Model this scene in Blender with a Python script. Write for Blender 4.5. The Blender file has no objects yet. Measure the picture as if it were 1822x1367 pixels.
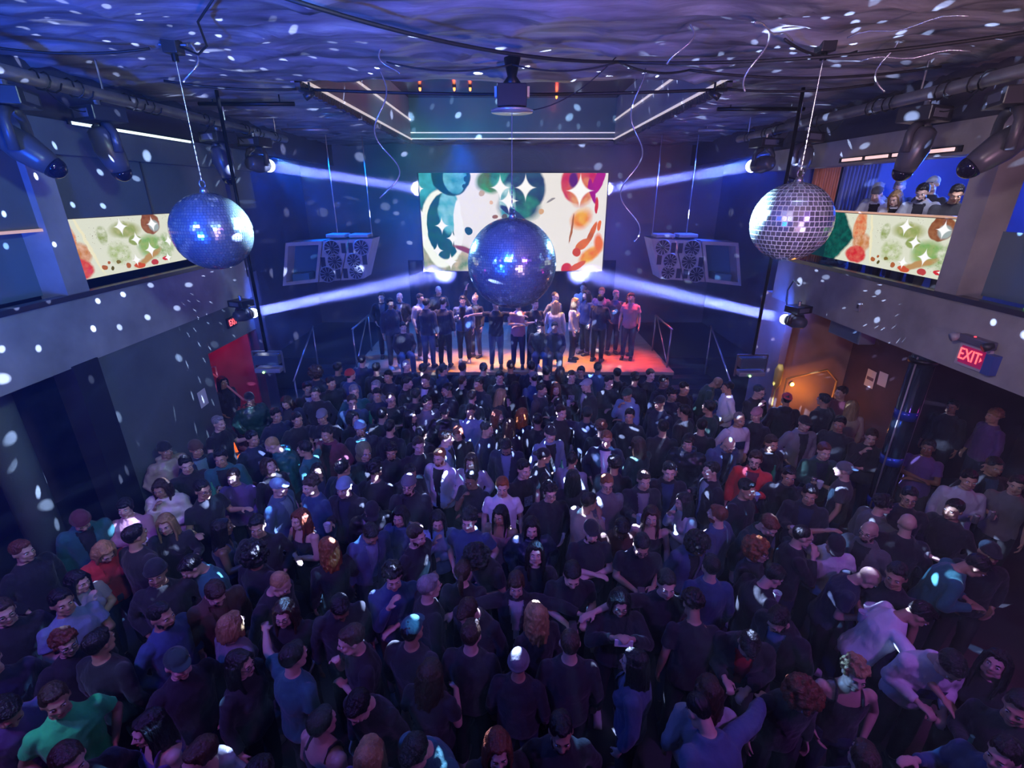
import bpy, bmesh, math, random
from mathutils import Vector, Matrix, Euler, noise as mnoise
random.seed(7)
C = bpy.context.scene.collection
PI = math.pi
sc = bpy.context.scene
# ------------------------------------------------------------------ camera
cam_d = bpy.data.cameras.new('camera'); cam = bpy.data.objects.new('camera', cam_d); C.objects.link(cam)
cam_d.sensor_width = 36.0; cam_d.lens = 36.0 * 866.0 / 1822.0; cam_d.clip_start = 0.05
cam.location = (0, 0, 5.0); cam.rotation_euler = (math.radians(90 - 21.35), 0, 0)
sc.camera = cam
# ------------------------------------------------------------------ exposure
sc.view_settings.view_transform = 'Standard'; sc.view_settings.look = 'None'
sc.view_settings.gamma = 1.0; sc.view_settings.use_curve_mapping = False
sc.view_settings.exposure = 0.0
cy = sc.cycles
cy.use_denoising = True
cy.max_bounces = 4; cy.diffuse_bounces = 2; cy.glossy_bounces = 3; cy.transmission_bounces = 3
cy.volume_bounces = 0; cy.transparent_max_bounces = 8; cy.sample_clamp_indirect = 3.0
cy.use_light_tree = True
# ------------------------------------------------------------------ world
w = bpy.data.worlds.new('world'); sc.world = w; w.use_nodes = True
w.node_tree.nodes['Background'].inputs[0].default_value = (0.004, 0.006, 0.02, 1)
w.node_tree.nodes['Background'].inputs[1].default_value = 0.3

# ------------------------------------------------------------------ lights
def aim(o, target):
    d = Vector(target) - Vector(o.location)
    o.rotation_euler = d.to_track_quat('-Z', 'Y').to_euler()
def spot(name, loc, target, power, color, deg, blend=0.3, rad=0.05, parent=None):
    d = bpy.data.lights.new(name, 'SPOT'); d.energy = power; d.color = color
    d.spot_size = math.radians(deg); d.spot_blend = blend; d.shadow_soft_size = rad
    o = bpy.data.objects.new(name, d); C.objects.link(o); o.location = loc; aim(o, target)
    return o
def area(name, loc, target, power, color, sx, sy):
    d = bpy.data.lights.new(name, 'AREA'); d.shape = 'RECTANGLE'; d.size = sx; d.size_y = sy
    d.energy = power; d.color = color
    o = bpy.data.objects.new(name, d); C.objects.link(o); o.location = loc; aim(o, target)
    return o
def point(name, loc, power, color, rad=0.05):
    d = bpy.data.lights.new(name, 'POINT'); d.energy = power; d.color = color; d.shadow_soft_size = rad
    o = bpy.data.objects.new(name, d); C.objects.link(o); o.location = loc
    return o

def disc(name, loc, target, power, color, size, spread):
    d = bpy.data.lights.new(name, 'AREA'); d.shape = 'DISK'; d.size = size; d.energy = power; d.color = color; d.spread = math.radians(spread)
    o = bpy.data.objects.new(name, d); C.objects.link(o); o.location = loc; aim(o, target)
    return o
LIT = dict(ul=((-4.42, 9.72, 5.47), (-2.95, 16.2, 5.15)), ur=((4.42, 9.85, 5.47), (2.95, 16.2, 5.15)),
           ll=((-4.98, 9.3, 2.86), (-2.25, 16.2, 2.58)), lr=((5.0, 8.8, 2.86), (2.25, 16.2, 2.58)))
for k, (a, b) in LIT.items():
    p = Vector(a) + (Vector(b) - Vector(a)).normalized() * 0.16
    disc('beam_lamp', p, b, 260 if k[0] == 'u' else 520, (0.26, 0.27, 1.0), 0.20, 2.2 if k[0] == 'u' else 5)
for k, (a, b) in LIT.items():
    spot('lamp_halo_fill', a, b, 4200, (0.03, 0.11, 1.0), 160, 1.0, 0.06)  # wide spots added for the halo round each lit head and blue haze
# unseen spots added above the camera to light the crowd
spot('crowd_fill', (-4.3, 1.0, 5.9), (-1.2, 6.5, 0.8), 520, (0.04, 0.12, 1.0), 110, 1.0, 0.15)
spot('crowd_fill', (3.9, 0.2, 5.9), (1.4, 5.0, 1.2), 460, (0.44, 0.12, 0.95), 105, 1.0, 0.15)
spot('crowd_fill', (-3.9, 0.2, 5.9), (-3.0, 4.6, 1.2), 330, (0.58, 0.12, 0.85), 80, 1.0, 0.15)
spot('crowd_fill', (0.0, 0.4, 6.1), (0.0, 8.5, 1.2), 260, (0.18, 0.20, 1.0), 75, 1.0, 0.15)
# blue fill spots added for the crowd and the stage haze
spot('stage_fill', (-5.6, 12.0, 5.9), (-1.4, 7.6, 1.0), 4600, (0.01, 0.10, 1.0), 100, 0.8, 0.15)
spot('stage_fill', (5.6, 12.0, 5.9), (1.6, 7.6, 1.0), 4000, (0.02, 0.08, 1.0), 100, 0.8, 0.15)
spot('stage_fill', (-1.2, 12.6, 6.2), (-1.0, 13.0, 0.9), 2400, (0.0, 0.13, 1.0), 95, 0.9, 0.15)
spot('stage_fill', (-6.2, 13.0, 5.9), (0.5, 15.0, 1.8), 3200, (0.0, 0.12, 1.0), 80, 1.0, 0.15)
spot('stage_fill', (6.2, 13.0, 5.9), (-0.5, 15.0, 1.8), 2600, (0.03, 0.09, 1.0), 80, 1.0, 0.15)
# warm fill added over the stage boards, kept out of sight by narrow spread
stg = area('stage_fill', (-0.2, 12.2, 6.3), (-0.2, 12.0, 0.9), 110, (1.0, 0.42, 0.05), 4.6, 0.7); stg.data.spread = math.radians(24)
stg = area('stage_fill', (3.2, 12.4, 6.3), (3.0, 12.2, 0.9), 30, (1.0, 0.10, 0.05), 1.4, 0.9); stg.data.spread = math.radians(24)
# unseen up-lights added to colour the ceiling foil
spot('ceiling_fill', (-3.4, -1.0, 3.6), (-2.4, 5.4, 6.4), 5000, (0.01, 0.09, 1.0), 88, 1.0, 0.2)
spot('ceiling_fill', (2.6, -1.0, 3.6), (1.4, 5.6, 6.4), 1500, (0.62, 0.34, 0.50), 95, 0.9, 0.2)
spot('ceiling_fill', (4.2, 13.6, 3.6), (3.6, 10.6, 6.4), 900, (0.8, 0.26, 0.42), 90, 0.9, 0.2)
spot('ceiling_fill', (-4.2, 13.6, 3.6), (-3.6, 10.6, 6.4), 1500, (0.01, 0.28, 0.75), 100, 0.9, 0.2)
# unseen coloured spots added to brighten a green shirt and a red jacket
spot('clothes_fill', (-4.4, 1.2, 5.8), (-3.25, 2.55, 1.3), 130, (0.35, 1.0, 0.55), 13, 0.8, 0.04)
spot('clothes_fill', (-4.4, 3.0, 5.8), (-4.0, 4.05, 1.4), 90, (1.0, 0.35, 0.15), 10, 0.8, 0.04)
# fill added inside the ceiling well to tint its far wall
spot('well_fill', (-1.6, 9.2, 6.7), (-1.2, 14.9, 6.8), 260, (0.0, 0.55, 0.75), 90, 1.0, 0.1)
spot('well_fill', (1.8, 9.2, 6.7), (1.6, 14.9, 6.8), 120, (0.25, 0.35, 0.7), 90, 1.0, 0.1)
spot('screen_wash', (-2.4, 12.5, 6.0), (-3.0, 16.3, 5.2), 260, (0.0, 0.45, 0.65), 80, 1.0, 0.1)
spot('screen_wash', (2.6, 12.5, 6.0), (3.4, 16.3, 4.4), 260, (0.45, 0.20, 0.45), 80, 1.0, 0.1)
# balcony fronts and walls
spot('wall_wash', (0.4, 1.2, 6.1), (-5.3, 6.0, 4.2), 1150, (0.26, 0.46, 0.52), 80, 1.0, 0.2)
spot('wall_wash', (-0.4, 1.2, 6.1), (5.3, 6.0, 4.2), 700, (0.62, 0.50, 0.52), 70, 1.0, 0.2)
# balcony rooms, side doors
point('stairwell_lamp', (-6.3, 9.1, 2.6), 18, (1.0, 0.03, 0.20), 0.15)
point('stairwell_lamp', (6.1, 9.2, 1.1), 12, (1.0, 0.33, 0.04), 0.08)
point('bar_lamp', (7.2, 5.3, 2.6), 9, (1.0, 0.05, 0.55), 0.15)
point('bar_lamp', (-6.6, 3.9, 2.7), 5, (0.7, 0.10, 0.6), 0.15)
point('balcony_fill', (7.4, 8.4, 5.3), 170, (0.03, 0.12, 1.0), 0.2)  # balcony fill added to brighten the people and walls there
spot('balcony_fill', (5.9, 6.4, 5.7), (6.1, 8.4, 4.9), 160, (0.75, 0.75, 1.0), 120, 0.9, 0.2)
point('balcony_fill', (-6.9, 4.6, 5.0), 6, (0.05, 0.14, 1.0), 0.2)

def gobo(loc, target, power, color, step, dot, keep, seed, deg=168):
    """a mirror ball throws one light spot per tile: lamp with a tile-grid gobo"""
    d = bpy.data.lights.new('mirror_ball_reflection', 'SPOT'); d.energy = power; d.color = color
    d.spot_size = math.radians(deg); d.spot_blend = 0.1; d.shadow_soft_size = 0.0
    d.use_nodes = True
    o = bpy.data.objects.new('mirror_ball_reflection', d); C.objects.link(o); o.location = loc; aim(o, target)
    nt = d.node_tree; N = nt.nodes; L = nt.links
    em = [n for n in N if n.type == 'EMISSION'][0]
    tc = N.new('ShaderNodeTexCoord'); sp = N.new('ShaderNodeSeparateXYZ'); L.new(tc.outputs['Normal'], sp.inputs[0])
    def M(op, a, b=None, c=None):
        n = N.new('ShaderNodeMath'); n.operation = op
        for i, x in enumerate((a, b, c)):
            if x is None: continue
            if isinstance(x, (int, float)): n.inputs[i].default_value = x
            else: L.new(x, n.inputs[i])
        return n.outputs[0]
    zz = M('ABSOLUTE', sp.outputs[2])
    ax_ = M('DIVIDE', sp.outputs[0], M('MAXIMUM', zz, 0.02)); ay_ = M('DIVIDE', sp.outputs[1], M('MAXIMUM', zz, 0.02))
    lo = M('ARCTANGENT', ax_); la = M('ARCTANGENT', ay_)
    s = math.radians(step)
    gy = M('DIVIDE', la, s); iy = M('FLOOR', gy)
    off = M('MULTIPLY', M('FRACT', M('MULTIPLY', iy, 0.381)), 1.0)
    gx = M('ADD', M('DIVIDE', lo, s), off); ix = M('FLOOR', gx)
    cb = N.new('ShaderNodeCombineXYZ'); L.new(ix, cb.inputs[0]); L.new(iy, cb.inputs[1]); cb.inputs[2].default_value = seed
    wn = N.new('ShaderNodeTexWhiteNoise'); wn.noise_dimensions = '3D'; L.new(cb.outputs[0], wn.inputs[0])
    sc_ = N.new('ShaderNodeSeparateColor'); L.new(wn.outputs['Color'], sc_.inputs[0])
    jx = M('SUBTRACT', M('SUBTRACT', M('FRACT', gx), 0.5), M('MULTIPLY', M('SUBTRACT', sc_.outputs[0], 0.5), 0.4))
    jy = M('SUBTRACT', M('SUBTRACT', M('FRACT', gy), 0.5), M('MULTIPLY', M('SUBTRACT', sc_.outputs[1], 0.5), 0.4))
    dist = M('SQRT', M('ADD', M('MULTIPLY', jx, jx), M('MULTIPLY', jy, jy)))
    mr = N.new('ShaderNodeMapRange'); L.new(dist, mr.inputs[0]); r_ = dot / step / 2
    mr.inputs[1].default_value = r_ * 1.25; mr.inputs[2].default_value = r_ * 0.75
    mr.inputs[3].default_value = 0; mr.inputs[4].default_value = 1
    on = M('LESS_THAN', wn.outputs['Value'], keep)
    br = M('MULTIPLY', M('MULTIPLY', mr.outputs[0], on), M('ADD', M('MULTIPLY', sc_.outputs[2], 0.8), 0.35))
    L.new(br, em.inputs['Strength'])
    return o
DOT = (0.42, 0.55, 1.0)
BALL = dict(c=((0, 6.1, 4.2), 0.54), l=((-3.22, 5.47, 4.62), 0.395), r=((2.95, 5.42, 4.72), 0.395))
def ball_gobo(k, d, *a, **kw):
    c, r = BALL[k]; d = Vector(d).normalized(); p = Vector(c) + d * (r + 0.03)
    gobo(p, p + d, *a, **kw)
ball_gobo('c', (0.0, -0.5, -0.8), 9000, DOT, 5.0, 1.25, 0.5, 2.0, deg=150)
ball_gobo('c', (0.0, -0.5, -0.8), 9000, DOT, 5.0, 1.25, 0.5, 2.0, deg=150)
ball_gobo('c', (0.1, 0.85, -0.45), 5500, DOT, 4.4, 0.9, 0.55, 3.0)
ball_gobo('l', (-0.1, 0.1, 1), 700, DOT, 9, 2.3, 0.5, 4.0, deg=125)
ball_gobo('l', (-1, 0.1, -0.5), 2600, DOT, 11, 1.9, 0.45, 5.0)
ball_gobo('l', (0.9, 0.8, -0.1), 30000, DOT, 7, 1.0, 0.5, 6.0, deg=110)
ball_gobo('r', (0.2, 0.1, 1), 700, DOT, 9, 2.8, 0.5, 7.0, deg=135)
ball_gobo('r', (1, 0.1, -0.5), 1800, DOT, 8.5, 1.8, 0.35, 8.0)
ball_gobo('r', (-0.9, 0.8, -0.1), 30000, DOT, 7, 1.1, 0.5, 9.0, deg=110)
ball_gobo('l', (0.3, -0.7, -1), 3600, (0.16, 0.42, 1.0), 9, 1.7, 0.5, 11.0, deg=130)
ball_gobo('r', (-0.2, -0.7, -1), 3600, (0.16, 0.42, 1.0), 9, 1.7, 0.5, 12.0, deg=130)
# pin spots added to brighten the rims of the mirror balls
disc('ball_rim_fill', (2.62, 7.2, 6.15), BALL['l'][0], 22, (0.45, 0.82, 1.0), 0.05, 5.5)
disc('ball_rim_fill', (-2.62, 7.2, 6.15), BALL['r'][0], 36, (0.5, 0.85, 1.0), 0.05, 5.5)
spot('ball_rim_fill', (-4.4, 9.9, 5.6), BALL['c'][0], 6000, (0.30, 0.65, 1.0), 11, 0.3, 0.03)
spot('ball_rim_fill', (4.4, 10.0, 5.6), BALL['c'][0], 6000, (0.30, 0.65, 1.0), 11, 0.3, 0.03)

spot('ball_blue_fill', (-0.8, 0.6, 6.2), BALL['c'][0], 2800, (0.02, 0.12, 1.0), 13, 0.5, 0.05)  # unseen front spots added to turn the balls blue
spot('ball_blue_fill', (-3.6, 0.6, 6.2), BALL['l'][0], 1500, (0.02, 0.12, 1.0), 13, 0.5, 0.05)
# ------------------------------------------------------------------ materials
MATS = {}
def mat(name, col, rough=0.6, metal=0.0, bump=0.0, bscale=20.0, var=0.0, vscale=3.0, emit=None, estr=0.0,
        spec=0.5, stretch=(1, 1, 1), objcol=False, sheen=0.0, alpha=1.0, trans=0.0):
    if name in MATS: return MATS[name]
    m = bpy.data.materials.new(name); m.use_nodes = True; MATS[name] = m
    nt = m.node_tree; N = nt.nodes; L = nt.links; b = N['Principled BSDF']
    b.inputs['Base Color'].default_value = (*col, 1); b.inputs['Roughness'].default_value = rough
    b.inputs['Metallic'].default_value = metal; b.inputs['Specular IOR Level'].default_value = spec
    if sheen: b.inputs['Sheen Weight'].default_value = sheen
    if trans: b.inputs['Transmission Weight'].default_value = trans
    src = None
    if objcol:
        oi = N.new('ShaderNodeObjectInfo'); src = oi.outputs['Color']; L.new(src, b.inputs['Base Color'])
    if var or bump:
        tc = N.new('ShaderNodeTexCoord'); mp = N.new('ShaderNodeMapping'); mp.inputs['Scale'].default_value = stretch
        L.new(tc.outputs['Object'], mp.inputs[0])
    if var:
        nz = N.new('ShaderNodeTexNoise'); nz.inputs['Scale'].default_value = vscale; nz.inputs['Detail'].default_value = 5
        L.new(mp.outputs[0], nz.inputs[0])
        mr = N.new('ShaderNodeMapRange'); mr.inputs[1].default_value = 0.3; mr.inputs[2].default_value = 0.7
        mr.inputs[3].default_value = 1 - var; mr.inputs[4].default_value = 1 + var * 0.6
        L.new(nz.outputs[0], mr.inputs[0])
        mx = N.new('ShaderNodeMix'); mx.data_type = 'RGBA'; mx.blend_type = 'MULTIPLY'; mx.inputs[0].default_value = 1
        if src: L.new(src, mx.inputs[6])
        else: mx.inputs[6].default_value = (*col, 1)
        L.new(mr.outputs[0], mx.inputs[7]); L.new(mx.outputs[2], b.inputs['Base Color'])
    if bump:
        n2 = N.new('ShaderNodeTexNoise'); n2.inputs['Scale'].default_value = bscale; n2.inputs['Detail'].default_value = 4
        L.new(mp.outputs[0], n2.inputs[0])
        bp = N.new('ShaderNodeBump'); bp.inputs['Strength'].default_value = bump; bp.inputs['Distance'].default_value = 0.02
        L.new(n2.outputs[0], bp.inputs['Height']); L.new(bp.outputs[0], b.inputs['Normal'])
    if emit:
        b.inputs['Emission Color'].default_value = (*emit, 1); b.inputs['Emission Strength'].default_value = estr
    return m
concrete = mat('concrete', (0.30, 0.29, 0.27), 0.75, bump=0.25, bscale=9, var=0.35, vscale=1.6)
plaster = mat('painted_wall', (0.11, 0.13, 0.13), 0.7, bump=0.15, bscale=30, var=0.25, vscale=1.2)
darkwall = mat('dark_wall', (0.05, 0.045, 0.06), 0.75, bump=0.15, bscale=25, var=0.3, vscale=1.1)
backwall = mat('back_wall_paint', (0.10, 0.105, 0.12), 0.6, bump=0.1, bscale=18, var=0.2, vscale=0.8)
foil = mat('ceiling_foil', (0.30, 0.29, 0.30), 0.40, 0.15, bump=1.0, bscale=3.5, var=0.75, vscale=2.2, stretch=(0.5, 2.4, 1))
blackm = mat('black_metal', (0.012, 0.012, 0.014), 0.4, 0.6)
blackp = mat('black_plastic', (0.02, 0.02, 0.022), 0.35)
steel = mat('steel', (0.35, 0.35, 0.37), 0.3, 0.9)
pipe_m = mat('galvanised_pipe', (0.34, 0.33, 0.34), 0.45, 0.6, bump=0.1, var=0.3, vscale=4)
floor_m = mat('floor_concrete', (0.05, 0.048, 0.055), 0.35, bump=0.1, bscale=8, var=0.3, vscale=1.5)
cable_m = mat('cable', (0.006, 0.006, 0.007), 0.6)
silver_m = mat('silver_ribbon', (0.7, 0.7, 0.74), 0.25, 0.8)
redwall = mat('red_lit_wall', (0.38, 0.05, 0.10), 0.6, bump=0.1, var=0.2)  # red base colour adds to the red light of the stairwell
orangewall = mat('orange_lit_wall', (0.34, 0.22, 0.2), 0.6, bump=0.1, var=0.25, vscale=2)  # warm base colour adds to the orange light on this wall
curtain_m = mat('orange_curtain', (0.42, 0.12, 0.04), 0.8, sheen=0.3)
ltcurtain = mat('blue_curtain', (0.10, 0.13, 0.30), 0.5)
ply = mat('grey_plywood', (0.42, 0.40, 0.44), 0.5, bump=0.1, var=0.15)
paper = mat('white_paper', (0.75, 0.75, 0.75), 0.8)
glassm = mat('tinted_glass', (0.1, 0.16, 0.2), 0.08, 0.0, spec=0.8)
lens_m = mat('lens_glass', (0.01, 0.01, 0.03), 0.05, 0.4, spec=1.0)
lamp_on = mat('lamp_lens_lit', (1, 1, 1), 0.3, emit=(0.80, 0.88, 1.0), estr=9.0)
led_red = mat('red_led', (0.8, 0.05, 0.05), 0.4, emit=(1, 0.05, 0.08), estr=2.2)
led_green = mat('green_led', (0.1, 0.8, 0.2), 0.4, emit=(0.4, 1.0, 0.3), estr=3.0)
sign_bg = mat('sign_face', (0.25, 0.02, 0.06), 0.4, emit=(0.5, 0.0, 0.12), estr=0.35)
tube_on = mat('light_tube', (1, 1, 1), 0.4, emit=(0.75, 0.95, 0.85), estr=1.6)
led_line = mat('trim_strip', (0.8, 0.78, 0.76), 0.4, emit=(1.0, 0.86, 0.8), estr=0.55)
amber = mat('amber_lamp', (1, 0.5, 0.1), 0.4, emit=(1, 0.3, 0.05), estr=3.0)

# ------------------------------------------------------------------ mesh helpers
class MB:
    def __init__(s): s.v = []; s.f = []; s.mi = []; s.cur = 0
    def quad(s, pts):
        n = len(s.v); s.v += [tuple(p) for p in pts]; s.f.append(tuple(range(n, n + len(pts)))); s.mi.append(s.cur); return s
    def raw(s, vs, fs):
        n = len(s.v); s.v += [tuple(p) for p in vs]
        for f in fs: s.f.append(tuple(i + n for i in f)); s.mi.append(s.cur)
        return s
    def box(s, a, b):
        (x0, y0, z0), (x1, y1, z1) = a, b
        vs = [(x0, y0, z0), (x1, y0, z0), (x1, y1, z0), (x0, y1, z0), (x0, y0, z1), (x1, y0, z1), (x1, y1, z1), (x0, y1, z1)]
        return s.raw(vs, [(0, 3, 2, 1), (4, 5, 6, 7), (0, 1, 5, 4), (1, 2, 6, 5), (2, 3, 7, 6), (3, 0, 4, 7)])
    def obox(s, M, hx, hy, hz):
        vs = [M @ Vector((x, y, z)) for z in (-hz, hz) for x, y in ((-hx, -hy), (hx, -hy), (hx, hy), (-hx, hy))]
        return s.raw(vs, [(0, 3, 2, 1), (4, 5, 6, 7), (0, 1, 5, 4), (1, 2, 6, 5), (2, 3, 7, 6), (3, 0, 4, 7)])
    def hexa(s, a4, b4):
        return s.raw(list(a4) + list(b4), [(0, 1, 2, 3), (7, 6, 5, 4), (0, 4, 5, 1), (1, 5, 6, 2), (2, 6, 7, 3), (3, 7, 4, 0)])
    def tube(s, pts, rs, n=10, cap=True):
        pts = [Vector(p) for p in pts]
        if not isinstance(rs, (list, tuple)): rs = [rs] * len(pts)
        base = len(s.v); up = None
        for i, p in enumerate(pts):
            t = (pts[min(i + 1, len(pts) - 1)] - pts[max(i - 1, 0)])
            if t.length < 1e-9: t = Vector((0, 0, 1))
            t.normalize()
            if up is None: up = Vector((0, 0, 1)) if abs(t.z) < 0.9 else Vector((1, 0, 0))
            a = t.cross(up).normalized(); b = a.cross(t).normalized(); up = b
            for k in range(n):
                q = 2 * PI * k / n; s.v.append(tuple(p + (a * math.cos(q) + b * math.sin(q)) * rs[i]))
        for i in range(len(pts) - 1):
            for k in range(n):
                k2 = (k + 1) % n
                s.f.append((base + i * n + k, base + i * n + k2, base + (i + 1) * n + k2, base + (i + 1) * n + k)); s.mi.append(s.cur)
        if cap:
            s.f.append(tuple(base + k for k in reversed(range(n)))); s.mi.append(s.cur)
            s.f.append(tuple(base + (len(pts) - 1) * n + k for k in range(n))); s.mi.append(s.cur)
        return s
    def build(s, name, m, parent=None, smooth=False, bevel=0.0):
        me = bpy.data.meshes.new(name); me.from_pydata([tuple(v) for v in s.v], [], s.f)
        for x in (m if isinstance(m, (list, tuple)) else [m]): me.materials.append(x)
        if isinstance(m, (list, tuple)): me.polygons.foreach_set('material_index', s.mi)
        if smooth: me.polygons.foreach_set('use_smooth', [True] * len(me.polygons))
        me.update()
        o = bpy.data.objects.new(name, me); C.objects.link(o)
        if parent: o.parent = parent
        if bevel:
            bv = o.modifiers.new('bevel', 'BEVEL'); bv.width = bevel; bv.segments = 2; bv.limit_method = 'ANGLE'
        return o
def tag(o, label=None, cat=None, group=None, kind=None):
    if label: o['label'] = label
    if cat: o['category'] = cat
    if group: o['group'] = group
    if kind: o['kind'] = kind
    return o
def empty(name, loc, label=None, cat=None, group=None, rz=0.0):
    o = bpy.data.objects.new(name, None); C.objects.link(o); o.location = loc; o.rotation_euler = (0, 0, rz)
    o.empty_display_size = 0.1
    return tag(o, label, cat, group)
def struct(o): o['kind'] = 'structure'; return o
def lerp(a, b, t): return a + (b - a) * t
def sag(a, b, s, n=12):
    a, b = Vector(a), Vector(b)
    return [a.lerp(b, i / n) - Vector((0, 0, s * 4 * (i / n) * (1 - i / n))) for i in range(n + 1)]
# ================================================================== the room
FX = 5.3
struct(MB().box((-10, -3, -0.2), (10, 16.5, 0)).build('floor', floor_m))
# ceiling slab with the skylight well cut out, its underside hung with crumpled foil
SK = (-2.78, 2.82, 7.37, 14.95)
cm = MB()
def patch(x0, x1, y0, y1, st):
    nx = max(1, round((x1 - x0) / st)); ny = max(1, round((y1 - y0) / st)); vs = []; fs = []
    for j in range(ny + 1):
        for i in range(nx + 1):
            x = lerp(x0, x1, i / nx); y = lerp(y0, y1, j / ny)
            e = min(1, (i > 0) * (i < nx) * 1.0)
            z = 6.4 + 0.05 * mnoise.noise(Vector((x * 0.7, y * 2.3, 1))) + 0.025 * mnoise.noise(Vector((x * 2.1, y * 5.3, 7)))
            rg = 1 - abs(mnoise.noise(Vector((x * 0.45 + 3, y * 1.7, 4)))) * 2; z -= 0.055 * max(0, rg) ** 6
            rg = 1 - abs(mnoise.noise(Vector((x * 0.9 + 8, y * 3.1, 9)))) * 2; z -= 0.03 * max(0, rg) ** 5
            for px, py in ((-3.2, 5.4), (2.9, 5.4), (1.1, 5.9), (0, 6.0), (1.95, 6.0), (-1.3, 5.9), (-4.2, 4.2), (3.4, 4.4)):
                q = (x - px) ** 2 * 2 + (y - py) ** 2 * 6
                z -= 0.05 * math.exp(-q * 6)
            vs.append((x, y, z))
    for j in range(ny):
        for i in range(nx):
            a = j * (nx + 1) + i; fs.append((a, a + nx + 1, a + nx + 2, a + 1))
    cm.raw(vs, fs)
patch(-FX - 0.2, FX + 0.2, -3, 2.5, 0.3); patch(-FX - 0.2, FX + 0.2, 2.5, SK[2], 0.055)
patch(-FX - 0.2, SK[0], SK[2], 16.3, 0.12); patch(SK[1], FX + 0.2, SK[2], 16.3, 0.12)
patch(SK[0], SK[1], SK[3], 16.3, 0.2)
struct(cm.build('ceiling', foil, smooth=True))
# skylight well
wellm = mat('well_wall', (0.10, 0.15, 0.15), 0.35, var=0.2, vscale=0.7)
wellside = mat('well_side_panel', (0.34, 0.32, 0.32), 0.5, var=0.15, vscale=1)
struct(MB().box((SK[0] - 0.1, SK[3], 6.4), (SK[1] + 0.1, SK[3] + 0.1, 7.5)).build('trim_1', wellm))
struct(MB().box((SK[0] - 0.12, SK[2], 6.36), (SK[0], SK[3], 7.5)).build('trim_2', wellside))
struct(MB().box((SK[1], SK[2], 6.36), (SK[1] + 0.12, SK[3], 7.5)).build('trim_3', wellside))
struct(MB().box((SK[0] - 0.1, SK[2] - 0.1, 6.42), (SK[1] + 0.1, SK[2], 7.5)).build('trim_4', wellm))
struct(MB().box((SK[0] - 0.1, SK[2] - 0.1, 7.4), (SK[1] + 0.1, SK[3] + 0.1, 7.5)).build('trim_5', mat('well_top_red_sheen', (0.06, 0.02, 0.03), 0.25, var=0.5, vscale=0.7)))  # red tint in the top stands in for red reflections
for i, (x, s) in enumerate(((SK[0], 1), (SK[1], -1))):
    sg = empty('trim_strip_light', (x, 11, 6.4), 'pale light strip along the %s edge of the ceiling well' % ('left' if s > 0 else 'right'), 'light strip')
    for z in (6.385, 6.86):
        MB().box((min(x, x + s * 0.03), SK[2] - 11, z - 6.4), (max(x, x + s * 0.03), SK[3] - 11, z - 6.4 + 0.03)).build('strip', led_line, sg).location.x = -x
sg = empty('trim_strip_light', (0, SK[3], 6.4), 'double pale light strip across the far edge of the ceiling well', 'light strip')
for z in (0.0, 0.15):
    MB().box((SK[0], -0.03, z), (SK[1], 0.0, z + 0.025)).build('strip', led_line, sg)
lace = MB()
for x, s in ((SK[0], -1), (SK[1], 1)):
    for i in range(75):
        y = lerp(SK[2], SK[3], i / 75)
        lace.box((min(x, x + s * .07), y, 6.27 + 0.03 * random.random()), (max(x, x + s * .07), y + 0.075, 6.38))
struct(lace.build('trim_6', mat('ragged_trim', (0.06, 0.05, 0.06), 0.6)))
for i, (x, y, z, l) in enumerate(((-2.2, 13.4, 7.36, 'far left'), (-1.38, 13.4, 7.36, 'second from the left'), (-1.0, 13.4, 7.36, 'third from the left'), (1.15, 14.4, 7.36, 'right of the hanging motor'))):
    t = empty('warning_lamp', (x, y, z), 'small glowing amber lamp in the ceiling well, ' + l, 'lamp')
    MB().tube([(0, 0, 0.04), (0, 0, 0)], 0.045).build('lamp_base', blackp, t)
    MB().tube([(0, 0, 0.0), (0, 0, -0.05), (0, 0, -0.07)], [0.03, 0.028, 0.01]).build('bulb', amber, t, True)
    point('warning_light', (x, y, z - 0.12), 1.5, (1, 0.08, 0.04), 0.03)
# back wall
struct(MB().box((-7.2, 16.3, -0.2), (7.2, 16.5, 7.5)).build('wall_back', backwall))
struct(MB().box((-10, -3.2, -0.2), (10, -3, 7.5)).build('wall_front', darkwall))
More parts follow.
